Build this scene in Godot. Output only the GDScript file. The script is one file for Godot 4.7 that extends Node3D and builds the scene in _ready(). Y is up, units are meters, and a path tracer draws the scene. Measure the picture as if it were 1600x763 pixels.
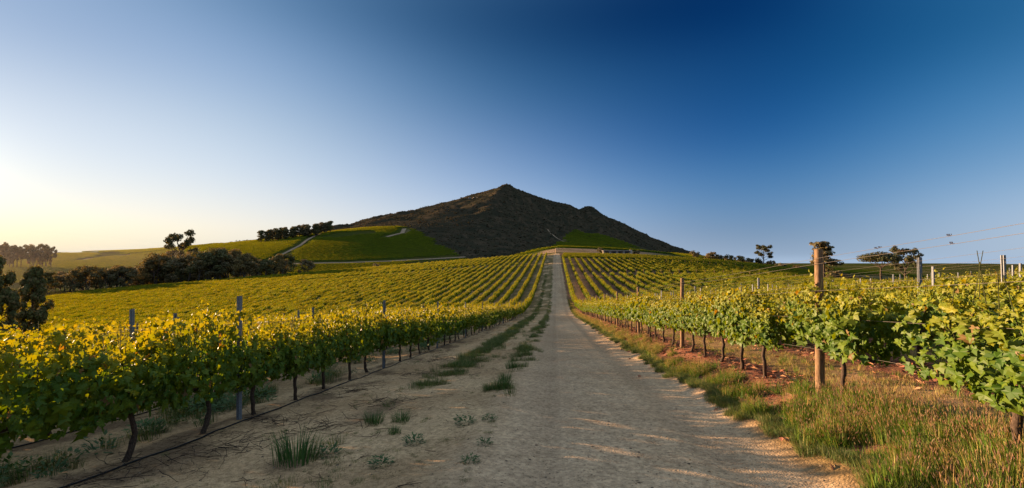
extends Node3D
# A vineyard on two facing slopes with a sand road between them, a hill behind, low sun from the left.
# y is up, the road runs along -z; d below is the distance down the road (d = -z). The eye is the origin.

const SUN_AZ := -66.0      # degrees from the road's direction, negative to the left
const SUN_EL := 5.3
const ROW := 2.6           # metres between vine rows
const L0 := -4.8           # first row left of the road
const R0 := 3.38           # first row right of the road

var rng := RandomNumberGenerator.new()
var n1 := FastNoiseLite.new()
var n2 := FastNoiseLite.new()
var n3 := FastNoiseLite.new()
var M := {}
var used := {}
var road_tab := PackedFloat32Array()
var side_l := PackedFloat32Array()
var side_r := PackedFloat32Array()

# ---------------------------------------------------------------- mesh builder
class MB:
	var v := PackedVector3Array()
	var n := PackedVector3Array()
	var c := PackedColorArray()
	var ix := PackedInt32Array()
	var smooth := true
	func tri(a: Vector3, b: Vector3, d: Vector3, col: Color) -> void:
		var k := v.size()
		v.append(a); v.append(b); v.append(d)
		c.append(col); c.append(col); c.append(col)
		ix.append(k); ix.append(k + 1); ix.append(k + 2)
		if smooth:
			var nn := (d - a).cross(b - a).normalized()
			n.append(nn); n.append(nn); n.append(nn)
	func quad(a: Vector3, b: Vector3, d: Vector3, e: Vector3, col: Color) -> void:
		tri(a, b, d, col); tri(a, d, e, col)
	func tube(pts: Array, rad: Array, sides: int, col: Color, rough := 0.0, r: RandomNumberGenerator = null, cap := true) -> void:
		var k := v.size()
		var m := pts.size()
		for i in m:
			var p: Vector3 = pts[i]
			var t: Vector3 = (pts[min(i + 1, m - 1)] - pts[max(i - 1, 0)]).normalized()
			var u := t.cross(Vector3(0.31, 0.12, 0.94)).normalized()
			if absf(t.dot(Vector3(0.31, 0.12, 0.94))) > 0.95: u = t.cross(Vector3(1, 0, 0)).normalized()
			var w := t.cross(u)
			for s in sides:
				var a := TAU * s / sides
				var q := 1.0
				if r: q = 1.0 + r.randf_range(-rough, rough)
				var o := u * cos(a) + w * sin(a)
				v.append(p + o * float(rad[i]) * q)
				n.append(o)
				c.append(col)
		for i in m - 1:
			for s in sides:
				var a0 := k + i * sides + s
				var a1 := k + i * sides + (s + 1) % sides
				var b0 := a0 + sides
				var b1 := a1 + sides
				ix.append_array(PackedInt32Array([a0, b0, a1, a1, b0, b1]))
		if cap:
			for e in [0, m - 1]:
				var kc := v.size()
				var nn: Vector3 = (pts[e] - pts[1 if e == 0 else m - 2]).normalized()
				v.append(pts[e]); n.append(nn); c.append(col)
				for s in sides:
					v.append(v[k + e * sides + s]); n.append(nn); c.append(col)
				for s in sides:
					var p0 := kc + 1 + s
					var p1 := kc + 1 + (s + 1) % sides
					if e == 0: ix.append_array(PackedInt32Array([kc, p0, p1]))
					else: ix.append_array(PackedInt32Array([kc, p1, p0]))
	func box(o: Vector3, s: Vector3, col: Color) -> void:
		var h := s / 2
		var p := []
		for i in 8:
			p.append(o + Vector3(h.x if i & 1 else -h.x, h.y if i & 2 else -h.y, h.z if i & 4 else -h.z))
		for f in [[0, 1, 3, 2], [5, 4, 6, 7], [4, 0, 2, 6], [1, 5, 7, 3], [2, 3, 7, 6], [4, 5, 1, 0]]:
			quad(p[f[0]], p[f[2]] if false else p[f[1]], p[f[2]], p[f[3]], col)
	func done() -> ArrayMesh:
		var a := []
		a.resize(Mesh.ARRAY_MAX)
		a[Mesh.ARRAY_VERTEX] = v
		if smooth and n.size() == v.size(): a[Mesh.ARRAY_NORMAL] = n
		a[Mesh.ARRAY_COLOR] = c
		a[Mesh.ARRAY_INDEX] = ix
		var m := ArrayMesh.new()
		m.add_surface_from_arrays(Mesh.PRIMITIVE_TRIANGLES, a)
		return m

# ---------------------------------------------------------------- naming
func numbered(s: String) -> String:
	used[s] = used.get(s, -1) + 1
	return s if used[s] == 0 else "%s_%03d" % [s, used[s]]

func part(called: String, mesh: Mesh, mat: Material, parent: Node, kind := "") -> MeshInstance3D:
	var o := MeshInstance3D.new()
	o.name = called
	o.mesh = mesh
	o.material_override = mat
	parent.add_child(o, true)
	if kind: o.set_meta("kind", kind)
	return o

func tag(o: Node, label: String, category: String, group := "") -> void:
	o.set_meta("label", label)
	o.set_meta("category", category)
	if group: o.set_meta("group", group)

func thing(called: String, label: String, category: String, at: Vector3, turn := 0.0, group := "") -> Node3D:
	var o := Node3D.new()
	o.name = numbered(called)
	add_child(o)
	o.position = at
	o.rotation.y = turn
	tag(o, label, category, group)
	return o

func structure(called: String, mesh: Mesh, mat: Material) -> MeshInstance3D:
	return part(numbered(called), mesh, mat, self, "structure")

func scatter(called: String, mesh: Mesh, mat: Material, xf: Array, cols: Array, parent: Node, kind := "stuff") -> void:
	if xf.is_empty(): return
	var mm := MultiMesh.new()
	mm.transform_format = MultiMesh.TRANSFORM_3D
	mm.use_colors = not cols.is_empty()
	mm.mesh = mesh
	mm.instance_count = xf.size()
	for i in xf.size():
		mm.set_instance_transform(i, xf[i])
		if not cols.is_empty(): mm.set_instance_color(i, cols[i])
	var o := MultiMeshInstance3D.new()
	o.name = called
	o.multimesh = mm
	o.material_override = mat
	parent.add_child(o, true)
	if kind: o.set_meta("kind", kind)

const ONES := ["", "first", "second", "third", "fourth", "fifth", "sixth", "seventh", "eighth", "ninth", "tenth", "eleventh", "twelfth", "thirteenth", "fourteenth", "fifteenth", "sixteenth", "seventeenth", "eighteenth", "nineteenth"]
const TENS := ["", "", "twent", "thirt", "fort", "fift", "sixt", "sevent", "eight", "ninet"]
func ordinal(k: int) -> String:
	if k < 20: return ONES[k]
	if k % 10 == 0: return TENS[k / 10] + "ieth"
	return TENS[k / 10] + "y-" + ONES[k % 10]

# ---------------------------------------------------------------- terrain
func tab(xs: Array, ys: Array, x: float) -> float:
	# smooth (Catmull-Rom) reading of a table
	var m := xs.size()
	if x <= xs[0]: return ys[0]
	if x >= xs[m - 1]: return ys[m - 1]
	var i := 0
	while x > xs[i + 1]: i += 1
	var x0: float = xs[i]; var x1: float = xs[i + 1]
	var y0: float = ys[i]; var y1: float = ys[i + 1]
	var s := (y1 - y0) / (x1 - x0)
	var m0 := s; var m1 := s
	if i > 0: m0 = (y1 - float(ys[i - 1])) / (x1 - float(xs[i - 1]))
	if i < m - 2: m1 = (float(ys[i + 2]) - y0) / (float(xs[i + 2]) - x0)
	var h := x1 - x0
	var t := (x - x0) / h
	return y0 * (1 + 2 * t) * (1 - t) * (1 - t) + m0 * h * t * (1 - t) * (1 - t) + y1 * t * t * (3 - 2 * t) + m1 * h * t * t * (t - 1)

func sm(a: float, b: float, x: float) -> float:
	var t := clampf((x - a) / (b - a), 0.0, 1.0)
	return t * t * (3 - 2 * t)

func make_tables() -> void:
	var near_d := [-60, -10, 0, 10, 20, 30, 50, 65, 80, 95, 140, 200, 240, 262]
	var near_h := [4.2, -0.5, -1.5, -2.48, -3.45, -4.4, -6.3, -7.6, -8.4, -8.5, -6.2, -2.2, 0.3, 1.2]
	var left_d := near_d + [280, 320, 400, 600, 2400]
	var left_h := near_h + [0.6, -3.5, -10.0, -14.0, -14.0]
	var right_d := near_d + [300, 360, 430, 480, 600, 2400]
	var right_h := near_h + [2.4, 5.0, 8.0, 7.0, 4.0, -8.0]
	for i in 2500:
		side_l.append(tab(left_d, left_h, i - 60))
		side_r.append(tab(right_d, right_h, i - 60))

func lookup(t: PackedFloat32Array, d: float) -> float:
	var q := clampf(d + 60.0, 0.0, 2498.0)
	var i := int(q)
	return lerpf(t[i], t[i + 1], q - i)

const AX := [-1600, -900, -620, -520, -432, -346, -276, -200, -100, 0, 60, 150, 300, 600, 1600]
const AY := [-18, 2, 6, 9, 15, 22, 31, 35, 30, 10, 4, -6, -24, -42, -50]
const MX := [-1600, -900, -680, -552, -489, -428, -366, -306, -246, -201, -179, -157, -142, -124, -116, -108, -100, -92, -76, -26, 10, 32, 53, 62, 74, 84, 96, 117, 145, 173, 194, 215, 242, 297, 420, 1600]
const MY := [-22, 0, 26, 51.2, 67.4, 82, 99.5, 110.8, 123.5, 137.7, 144.8, 150.4, 155, 159.6, 165, 166, 164, 158, 151.5, 132.9, 122.4, 117.9, 107.5, 110.6, 114.5, 112, 101, 88.5, 75.5, 62.5, 48.2, 36.8, 25.4, 6, -32, -50]

func land(x: float, d: float) -> float:
	var h := 0.0
	if x < 0:
		var a := -x
		var c := -0.065 * clampf(a - 0.7, 0, 9.3) - 0.06 * sm(0.7, 3, a) - 0.08 * clampf(a - 10, 0, 250) - 0.02 * clampf(a - 260, 0, 80) + 0.045 * clampf(a - 400, 0, 300)
		c *= lerpf(1.0, 0.25, sm(285, 430, d))
		var w := sm(-70, 10, x)
		h = lerpf(lookup(side_l, d), lookup(side_r, d), w) + c
	else:
		var near := 0.2 * sm(2.2, 3.5, x) + 0.075 * clampf(x - 2.2, 0, 42)
		var far := -0.00055 * minf(x, 160) * minf(x, 160) - 0.05 * clampf(x - 160, 0, 600)
		h = lookup(side_r, d) + lerpf(near, far, sm(50, 200, d))
	if d > 340:
		h = lerpf(h, tab(AX, AY, x), sm(350, 620, d))
		if d > 560:
			var t := clampf((d - 560) / 540.0, 0, 1)
			var s := t * t * (3 - 2 * t) * 0.45 + pow(t, 1.25) * 0.55
			if d > 1100: s = 1.0 - sm(1100, 1900, d)
			var top := tab(MX, MY, x)
			var rough := 0.0
			if top > 0:
				rough = (n2.get_noise_2d(x * 0.9, d * 0.9) * 8.0 + n2.get_noise_2d(x * 2.7 + 90, d * 2.7) * 3.0 + n1.get_noise_2d(x * 0.9, d * 0.9) * 1.5) * smoothstep(0, 60, top) * sm(0.05, 0.4, s) * (1.0 - 0.8 * sm(980, 1080, d) * (1.0 - sm(1130, 1200, d)))
			if d > 1100: h = lerpf(-25.0, top, s) + rough
			else: h = lerpf(h, top, s) + rough
	return h

func micro(x: float, d: float) -> float:
	# clods, ruts and ripples of the sand close by
	if d > 90 or d < -10: return 0.0
	var k := 1.0 - sm(40, 90, d)
	var on_road := sm(-1.0, -0.55, x) * (1.0 - sm(2.15, 2.5, x))
	var h := n1.get_noise_2d(x * 7, d * 7) * 0.03 + n1.get_noise_2d(x * 24, d * 24) * 0.012
	h *= lerpf(1.0, 0.28, on_road)
	h += on_road * (n1.get_noise_2d(x * 5.0, d * 30.0) * 0.006)
	for w in [-0.1, 1.65]:
		h -= 0.035 * exp(-pow((x - w - 0.1 * n2.get_noise_1d(d * 3)) / 0.22, 2)) * on_road
	h += 0.03 * exp(-pow((x + 0.85) / 0.25, 2)) + 0.05 * exp(-pow((x - 2.5) / 0.25, 2))
	h += 0.05 * exp(-pow((x - L0) / 0.5, 2)) + 0.09 * exp(-pow((x - R0) / 0.45, 2))
	return h * k

func ground(x: float, d: float) -> float:
	return land(x, d) + micro(x, d)

func at(x: float, d: float, up := 0.0) -> Vector3:
	return Vector3(x, ground(x, d) + up, -d)

func lin(r: float, g: float, b: float) -> Color:
	return Color(r, g, b)

# the scrub on the hill starts behind this line
func is_mountain(x: float, d: float) -> bool:
	if d < 380: return false
	var edge := tab([-1000, -520, -400, -285, -191, -107, -60, -20, 20, 70, 160, 260, 420], [830, 760, 690, 640, 600, 480, 430, 470, 740, 735, 650, 610, 600], x)
	edge += n2.get_noise_2d(x * 2, d * 2) * 16
	return d > edge and x > -700 and x < 330

func ground_color(x: float, d: float) -> Color:
	var a := n1.get_noise_2d(x * 2.2, d * 2.2)
	var b := n2.get_noise_2d(x * 1.3 + 40, d * 1.3)
	var f := n1.get_noise_2d(x * 11 + 7, d * 11)
	if is_mountain(x, d):
		var c := lin(0.10, 0.082, 0.052).lerp(lin(0.06, 0.06, 0.04), sm(-0.3, 0.35, n2.get_noise_2d(x * 3, d * 3)))
		c = c.lerp(lin(0.16, 0.115, 0.075), sm(0.15, 0.5, n1.get_noise_2d(x * 0.7, d * 0.7)) * 0.8)
		return c
	if d > 330 and x < 0 or d > 300:
		# fields on the far slopes
		var g := lin(0.075, 0.095, 0.022).lerp(lin(0.10, 0.10, 0.03), sm(-0.3, 0.4, b))
		var bare := sm(0.2, 0.5, n2.get_noise_2d(x * 1.1 + 300, d * 1.1)) * 0.4
		if x > -25 and x < 95 and d > 300 and d < 415:
			bare = sm(-0.35, 0.0, n2.get_noise_2d(x * 2.0, d * 3.0)) * sm(-25, -5, x) * (1.0 - sm(60, 95, x)) * sm(305, 325, d) * (1.0 - sm(395, 415, d))
		if x < -180: bare = 0.0
		return g.lerp(lin(0.36, 0.26, 0.18), bare)
	var sand := lin(0.66, 0.475, 0.285).lerp(lin(0.45, 0.31, 0.18), sm(-0.25, 0.35, a) * 0.75 + 0.25 * sm(0, 0.5, f))
	var road := lin(0.70, 0.525, 0.355).lerp(lin(0.54, 0.39, 0.255), sm(-0.3, 0.4, a) * 0.5 + 0.35 * sm(0.0, 0.5, f))
	road = road.lerp(lin(0.44, 0.31, 0.20), 0.45 * sm(-0.05, 0.4, n1.get_noise_2d(x * 1.1 + 70, d * 0.35)))
	for w in [-0.1, 1.65]:
		road = road.lerp(lin(0.47, 0.345, 0.235), (0.55 + 0.5 * a) * exp(-pow((x - w - 0.1 * n2.get_noise_1d(d * 3)) / 0.24, 2)))
	var on_road := sm(-1.25, -0.45, x + 0.35 * a) * (1.0 - sm(2.1, 2.6, x + 0.3 * a))
	if x > 0 and x > 2.0:
		# right: bark litter under the rows, straw between them
		var u := fposmod(x - R0 + ROW / 2, ROW) - ROW / 2
		var mulch := lin(0.36, 0.165, 0.11).lerp(lin(0.21, 0.11, 0.075), sm(-0.3, 0.3, f))
		var straw := lin(0.42, 0.27, 0.14).lerp(lin(0.26, 0.18, 0.085), sm(-0.2, 0.35, a))
		sand = straw.lerp(mulch, 1.0 - sm(0.6, 1.05, absf(u) + 0.45 * a))
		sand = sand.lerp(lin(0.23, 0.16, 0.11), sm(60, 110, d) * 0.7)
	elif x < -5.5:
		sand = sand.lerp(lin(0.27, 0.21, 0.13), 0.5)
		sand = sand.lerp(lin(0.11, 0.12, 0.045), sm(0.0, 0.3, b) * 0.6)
	if x < -2.6 and x > -14:
		# dead leaves and prunings rotting along the rows
		var u := absf(fposmod(x - L0 + ROW / 2, ROW) - ROW / 2)
		var rot := sm(0.02, 0.3, n1.get_noise_2d(x * 8 + 5, d * 5) + 0.25 * f) * (1.0 - sm(0.5, 1.2, u))
		sand = sand.lerp(lin(0.20, 0.14, 0.095), rot * 0.75)
	if x < -256: return lin(0.075, 0.08, 0.03).lerp(lin(0.11, 0.095, 0.04), sm(-0.3, 0.3, a))
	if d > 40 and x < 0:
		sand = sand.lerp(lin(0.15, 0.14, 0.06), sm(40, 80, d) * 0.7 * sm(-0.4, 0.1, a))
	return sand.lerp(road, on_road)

func build_ground() -> void:
	var xs := PackedFloat32Array()
	var s := 0.085
	var x := 0.75
	var pos := []
	while x < 1700:
		pos.append(x - 0.75)
		if x > 6.0: s = minf(s * 1.045, 9.0 if x < 420 else 60.0)
		x += s
	for i in range(pos.size() - 1, 0, -1): xs.append(-pos[i] + 0.75)
	for i in pos.size(): xs.append(pos[i] + 0.75)
	var ds := PackedFloat32Array()
	var d := -30.0
	while d < 2100:
		ds.append(d)
		if d < 1.5: d += maxf(0.07, (1.5 - d) * 0.12)
		else: d += minf(maxf(0.055, (d - 1.5) * 0.022), 11.0 if d < 1150 else 80.0)
	var w := xs.size()
	var hh := ds.size()
	var v := PackedVector3Array(); v.resize(w * hh)
	var c := PackedColorArray(); c.resize(w * hh)
	for j in hh:
		for i in w:
			v[j * w + i] = Vector3(xs[i], ground(xs[i], ds[j]), -ds[j])
			c[j * w + i] = ground_color(xs[i], ds[j])
	var n := PackedVector3Array(); n.resize(w * hh)
	for j in hh:
		for i in w:
			var gx := v[j * w + mini(i + 1, w - 1)] - v[j * w + maxi(i - 1, 0)]
			var gz := v[maxi(j - 1, 0) * w + i] - v[mini(j + 1, hh - 1) * w + i]
			n[j * w + i] = gz.cross(gx).normalized()
	var sets := [[], [], []]
	for j in hh - 1:
		for i in w - 1:
			var cx := (xs[i] + xs[i + 1]) / 2
			var cd := (ds[j] + ds[j + 1]) / 2
			var k := 0
			if cd < 290 and cx > -0.85 + 0.2 * n1.get_noise_1d(cd * 4) and cx < 2.35 + 0.2 * n1.get_noise_1d(cd * 4 + 500): k = 1
			elif is_mountain(cx, cd): k = 2
			var a := j * w + i
			sets[k].append_array([a, a + w, a + 1, a + 1, a + w, a + w + 1])
	for k in 3:
		var seen := {}
		var v2 := PackedVector3Array(); var n2_ := PackedVector3Array(); var c2 := PackedColorArray(); var i2 := PackedInt32Array()
		for q in sets[k]:
			var e: int = seen.get(q, -1)
			if e < 0:
				e = v2.size(); seen[q] = e
				v2.append(v[q]); n2_.append(n[q]); c2.append(c[q])
			i2.append(e)
		var arr := []
		arr.resize(Mesh.ARRAY_MAX)
		arr[Mesh.ARRAY_VERTEX] = v2; arr[Mesh.ARRAY_NORMAL] = n2_; arr[Mesh.ARRAY_COLOR] = c2; arr[Mesh.ARRAY_INDEX] = i2
		var am := ArrayMesh.new()
		am.add_surface_from_arrays(Mesh.PRIMITIVE_TRIANGLES, arr)
		structure(["ground", "dirt_road", "mountain"][k], am, [M.soil, M.soil, M.scrub][k])
	pass

var track_points := []
func on_track(x: float, d: float) -> bool:
	for p in track_points:
		if absf(p.x - x) < 7 and absf(p.y - d) < 7: return true
	return false

func ribbon(called: String, pts: Array, width: float, mat: Material) -> void:
	# a dirt track draped over the far slopes
	var cv := Curve3D.new()
	for p in pts: cv.add_point(Vector3(p.x, 0, -p.y))
	cv.bake_interval = 4.0
	var b := cv.get_baked_points()
	for q in b: track_points.append(Vector2(q.x, -q.z))
	var m := MB.new()
	m.smooth = false
	var old := []
	for i in b.size():
		var t := (b[mini(i + 1, b.size() - 1)] - b[maxi(i - 1, 0)]).normalized()
		var s := Vector3(-t.z, 0, t.x)
		var row := []
		for q in 4:
			var o := (q / 3.0 - 0.5) * width * (1.0 + 0.25 * n1.get_noise_2d(i * 3, q * 50))
			var p := b[i] + s * o
			p.y = land(p.x, -p.z) + 0.35
			row.append(p)
		if old:
			for q in 3:
				var col := lin(0.30, 0.215, 0.145) * (0.85 + 0.3 * rng.randf())
				m.quad(old[q], row[q], row[q + 1], old[q + 1], col)
		old = row
	structure(called, m.done(), mat)

# ---------------------------------------------------------------- materials
func noise_tex(freq: float, oct: int, size: int, lo: Color, hi: Color, seed_: int, kind := FastNoiseLite.TYPE_SIMPLEX_SMOOTH, normal := false, bump := 6.0) -> NoiseTexture2D:
	var t := NoiseTexture2D.new()
	var n := FastNoiseLite.new()
	n.noise_type = kind
	n.seed = seed_
	n.frequency = freq
	n.fractal_octaves = oct
	t.noise = n
	t.width = size
	t.height = size
	t.seamless = true
	if normal:
		t.as_normal_map = true
		t.bump_strength = bump
	else:
		var g := Gradient.new()
		g.set_color(0, lo)
		g.set_color(1, hi)
		t.color_ramp = g
	return t

func sand_texture() -> ImageTexture:
	# grains, small clods, dark crumbs and pale chips
	var a := FastNoiseLite.new()
	a.noise_type = FastNoiseLite.TYPE_SIMPLEX_SMOOTH
	a.frequency = 0.02
	a.fractal_octaves = 5
	a.fractal_gain = 0.65
	var i1 := a.get_seamless_image(1024, 1024, false, false, 0.1, false)
	a.seed = 9
	a.frequency = 0.006
	a.fractal_octaves = 3
	var i2 := a.get_seamless_image(1024, 1024, false, false, 0.1, false)
	var d1 := i1.get_data()
	var d2 := i2.get_data()
	var g := PackedFloat32Array()
	g.resize(1024 * 1024)
	rng.seed = 64
	for i in g.size(): g[i] = 0.86 + 0.5 * (d1[i] / 255.0 - 0.5) + 0.25 * (d2[i] / 255.0 - 0.5) + rng.randf_range(-0.05, 0.05)
	for q in 5200:
		var cx := rng.randi() % 1024
		var cy := rng.randi() % 1024
		var r := 1 + int(5.0 * pow(rng.randf(), 4))
		var v := rng.randf_range(-0.42, -0.12) if rng.randf() < 0.68 else rng.randf_range(0.1, 0.28)
		for y in range(-r, r + 1):
			for x in range(-r, r + 1):
				if x * x + y * y <= r * r: g[posmod(cy + y, 1024) * 1024 + posmod(cx + x, 1024)] += v
	var out := PackedByteArray()
	out.resize(1024 * 1024 * 3)
	for i in g.size():
		var v := clampf(g[i], 0.15, 1.0)
		out[i * 3] = int(255 * v)
		out[i * 3 + 1] = int(250 * v)
		out[i * 3 + 2] = int(244 * v)
	return ImageTexture.create_from_image(Image.create_from_data(1024, 1024, false, Image.FORMAT_RGB8, out))

func std(rough: float, col := Color.WHITE, vcol := true) -> StandardMaterial3D:
	var m := StandardMaterial3D.new()
	m.roughness = rough
	m.albedo_color = col.linear_to_srgb()
	m.vertex_color_use_as_albedo = vcol
	m.metallic_specular = 0.3
	return m

func foliage(back: Color, rough := 0.55) -> StandardMaterial3D:
	var m := std(rough, Color(0.4, 0.4, 0.4))      # leaf colours are stored 2.5 times as high
	m.cull_mode = BaseMaterial3D.CULL_DISABLED
	m.backlight_enabled = true
	m.backlight = back
	m.metallic_specular = 0.35
	return m

func make_materials() -> void:
	var soil := std(0.95)
	soil.metallic_specular = 0.0
	soil.albedo_texture = sand_texture()
	soil.uv1_triplanar = true
	soil.uv1_world_triplanar = true
	soil.uv1_scale = Vector3(0.55, 0.55, 0.55)
	soil.normal_enabled = true
	soil.normal_texture = noise_tex(0.06, 5, 1024, Color.BLACK, Color.WHITE, 5, FastNoiseLite.TYPE_SIMPLEX_SMOOTH, true, 9.0)
	soil.normal_scale = 0.9
	M.soil = soil
	var scrub := std(1.0)
	scrub.metallic_specular = 0.0
	scrub.albedo_texture = noise_tex(0.03, 5, 1024, Color(0.45, 0.45, 0.45), Color(1, 1, 1), 8)
	scrub.uv1_triplanar = true
	scrub.uv1_world_triplanar = true
	scrub.uv1_scale = Vector3(0.02, 0.02, 0.02)
	M.scrub = scrub
	M.track = std(1.0)
	M.track.metallic_specular = 0.0
	M.leaf = foliage(Color(1.0, 0.88, 0.24))
	M.leaf.metallic_specular = 0.45
	M.leaf_far = foliage(Color(1.0, 0.88, 0.24), 0.7)
	M.grass = foliage(Color(0.8, 0.8, 0.5), 0.7)
	M.tree = foliage(Color(0.8, 0.7, 0.35), 0.8)
	var bark := std(0.95)
	bark.albedo_texture = noise_tex(0.03, 4, 256, Color(0.35, 0.35, 0.35), Color(1, 1, 1), 11)
	bark.uv1_triplanar = true
	bark.uv1_scale = Vector3(14, 3, 14)
	bark.normal_enabled = true
	bark.normal_texture = noise_tex(0.03, 4, 256, Color.BLACK, Color.WHITE, 11, FastNoiseLite.TYPE_SIMPLEX_SMOOTH, true, 12.0)
	M.bark = bark
	var wood := std(0.85)
	wood.albedo_texture = noise_tex(0.02, 5, 512, Color(0.45, 0.42, 0.4), Color(1, 1, 1), 21)
	wood.uv1_triplanar = true
	wood.uv1_scale = Vector3(9, 0.7, 9)
	wood.normal_enabled = true
	wood.normal_texture = noise_tex(0.02, 5, 512, Color.BLACK, Color.WHITE, 21, FastNoiseLite.TYPE_SIMPLEX_SMOOTH, true, 8.0)
	M.wood = wood
	var steel := std(0.55)
	steel.metallic = 0.1
	steel.albedo_texture = noise_tex(0.05, 4, 256, Color(0.7, 0.7, 0.7), Color(1, 1, 1), 31)
	steel.uv1_triplanar = true
	steel.uv1_scale = Vector3(3, 3, 3)
	M.steel = steel
	M.wire = std(0.5)
	M.wire.metallic = 0.4
	M.hose = std(0.45)

# ---------------------------------------------------------------- vines
# outline of a five-lobed vine leaf, stalk at the origin, about 1 long
const LEAF := [Vector2(0.0, 0.06), Vector2(0.22, -0.10), Vector2(0.50, 0.08), Vector2(0.36, 0.28), Vector2(0.58, 0.52), Vector2(0.27, 0.56), Vector2(0.0, 1.0), Vector2(-0.27, 0.56), Vector2(-0.58, 0.52), Vector2(-0.36, 0.28), Vector2(-0.50, 0.08), Vector2(-0.22, -0.10)]

func leaf(m: MB, p: Vector3, tip: Vector3, nrm: Vector3, size: float, col: Color, lod: int) -> void:
	var y := tip.normalized()
	var x := y.cross(nrm).normalized()
	var z := x.cross(y)
	var k := m.v.size()
	if lod == 0:
		var fold := rng.randf_range(-0.15, 0.5)
		var droop := rng.randf_range(-0.1, 0.6)
		var wide := rng.randf_range(0.8, 1.12)
		var skew := rng.randf_range(-0.18, 0.18)
		m.v.append(p + (y * 0.34 + z * 0.03) * size)
		m.c.append(col * 1.06)
		for q in LEAF:
			var h: float = absf(q.x) * fold - droop * q.y * q.y + rng.randf_range(-0.08, 0.08)
			m.v.append(p + (x * (q.x * wide + skew * q.y * q.y) + y * q.y * rng.randf_range(0.9, 1.08) + z * h) * size)
			m.c.append(col)
		for i in 12:
			m.ix.append(k); m.ix.append(k + 1 + i); m.ix.append(k + 1 + (i + 1) % 12)
	else:
		var w := 0.55
		var f := rng.randf_range(0.0, 0.3)
		for q in [Vector3(0, 0, 0), Vector3(w, 0.35, f), Vector3(0.3, 0.8, f * 0.4), Vector3(0, 1, -0.2), Vector3(-0.3, 0.8, f * 0.4), Vector3(-w, 0.35, f)]:
			m.v.append(p + (x * q.x + y * q.y + z * q.z) * size)
			m.c.append(col)
		m.ix.append_array(PackedInt32Array([k, k + 1, k + 2, k, k + 2, k + 3, k, k + 3, k + 4, k, k + 4, k + 5]))

func leaf_color(young_lit: float) -> Color:
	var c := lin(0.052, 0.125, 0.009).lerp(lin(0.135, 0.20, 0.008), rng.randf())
	c = c.lerp(lin(0.31, 0.295, 0.012), young_lit * rng.randf_range(0.3, 1.0))  # yellow of young tips, pushed further to carry the gold of backlit tops
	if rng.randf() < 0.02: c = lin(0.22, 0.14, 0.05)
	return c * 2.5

func canopy(seed_: int, lod: int, length: float, thick: float, n_leaves: int, size: float) -> ArrayMesh:
	rng.seed = seed_
	var m := MB.new()
	m.smooth = false
	# shoots rise from the cordon; leaves sit on their outer ends and fill the hedge
	var bumps := []
	for i in 5: bumps.append(Vector3(rng.randf_range(-length / 2, length / 2), rng.randf_range(0.2, 0.5), rng.randf_range(-0.12, 0.14)))
	for i in n_leaves:
		var z := rng.randf_range(-length / 2, length / 2)
		var lift := 0.0
		for b in bumps: lift += b.z * exp(-pow((z - b.x) / b.y, 2))
		var lo := 0.5 - lift * 0.8 + 0.08 * absf(z)
		var hi := 1.42 + lift
		var t := pow(rng.randf(), 0.9)
		var y := lerpf(lo, hi, t)
		var half := thick * (0.35 + 1.0 * sin(PI * clampf(0.12 + 0.80 * t, 0, 1)) * 0.75) * (1.0 + lift)
		var u := rng.randf_range(-1, 1)
		u = signf(u) * pow(absf(u), 0.45)
		var x := u * half
		var young_lit := sm(0.55, 1.0, t)  # upper leaves yellower: young growth plus painted backlight
		var out := Vector3(signf(x) * (0.25 + absf(u)), 0.15 + 0.9 * t * (1.1 - absf(u)), rng.randf_range(-0.7, 0.7))
		out = (out.normalized() + Vector3(rng.randf_range(-0.5, 0.5), rng.randf_range(-0.4, 0.4), rng.randf_range(-0.5, 0.5))).normalized()
		var tip := Vector3(out.x * 0.5 + rng.randf_range(-0.4, 0.4), -0.9 + rng.randf_range(-0.3, 0.7), rng.randf_range(-0.7, 0.7))
		tip = (tip - out * tip.dot(out)).normalized()
		leaf(m, Vector3(x, y, z), tip, out, size * rng.randf_range(0.5, 1.2) * (1.0 - 0.35 * young_lit), leaf_color(young_lit), lod)
	# shoot tips above the hedge and a few hanging out
	var shoots := int(length * (9 if lod < 2 else 5))
	for s in shoots:
		var z := rng.randf_range(-length / 2, length / 2)
		var p := Vector3(rng.randf_range(-0.5, 0.5) * thick, 1.32, z)
		var dirv := Vector3(rng.randf_range(-0.45, 0.45), 1.0, rng.randf_range(-0.3, 0.3))
		if rng.randf() < 0.22:
			p = Vector3((1 if rng.randf() < 0.5 else -1) * thick * 0.9, rng.randf_range(0.8, 1.2), z)
			dirv = Vector3(signf(p.x) * 0.8, rng.randf_range(-0.6, 0.5), rng.randf_range(-0.3, 0.3))
		var ln := rng.randf_range(0.15, 0.42)
		var nl := 5 if lod < 2 else 2
		for q in nl:
			var f := (q + 1.0) / nl
			var pp := p + dirv.normalized() * ln * f
			var out := Vector3(rng.randf_range(-1, 1), rng.randf_range(-0.1, 1), rng.randf_range(-1, 1)).normalized()
			var tip := Vector3(rng.randf_range(-1, 1), rng.randf_range(-0.8, 0.5), rng.randf_range(-1, 1)).normalized()
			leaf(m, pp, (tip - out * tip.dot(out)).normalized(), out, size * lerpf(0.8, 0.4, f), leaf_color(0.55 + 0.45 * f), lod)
	return m.done()

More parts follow.
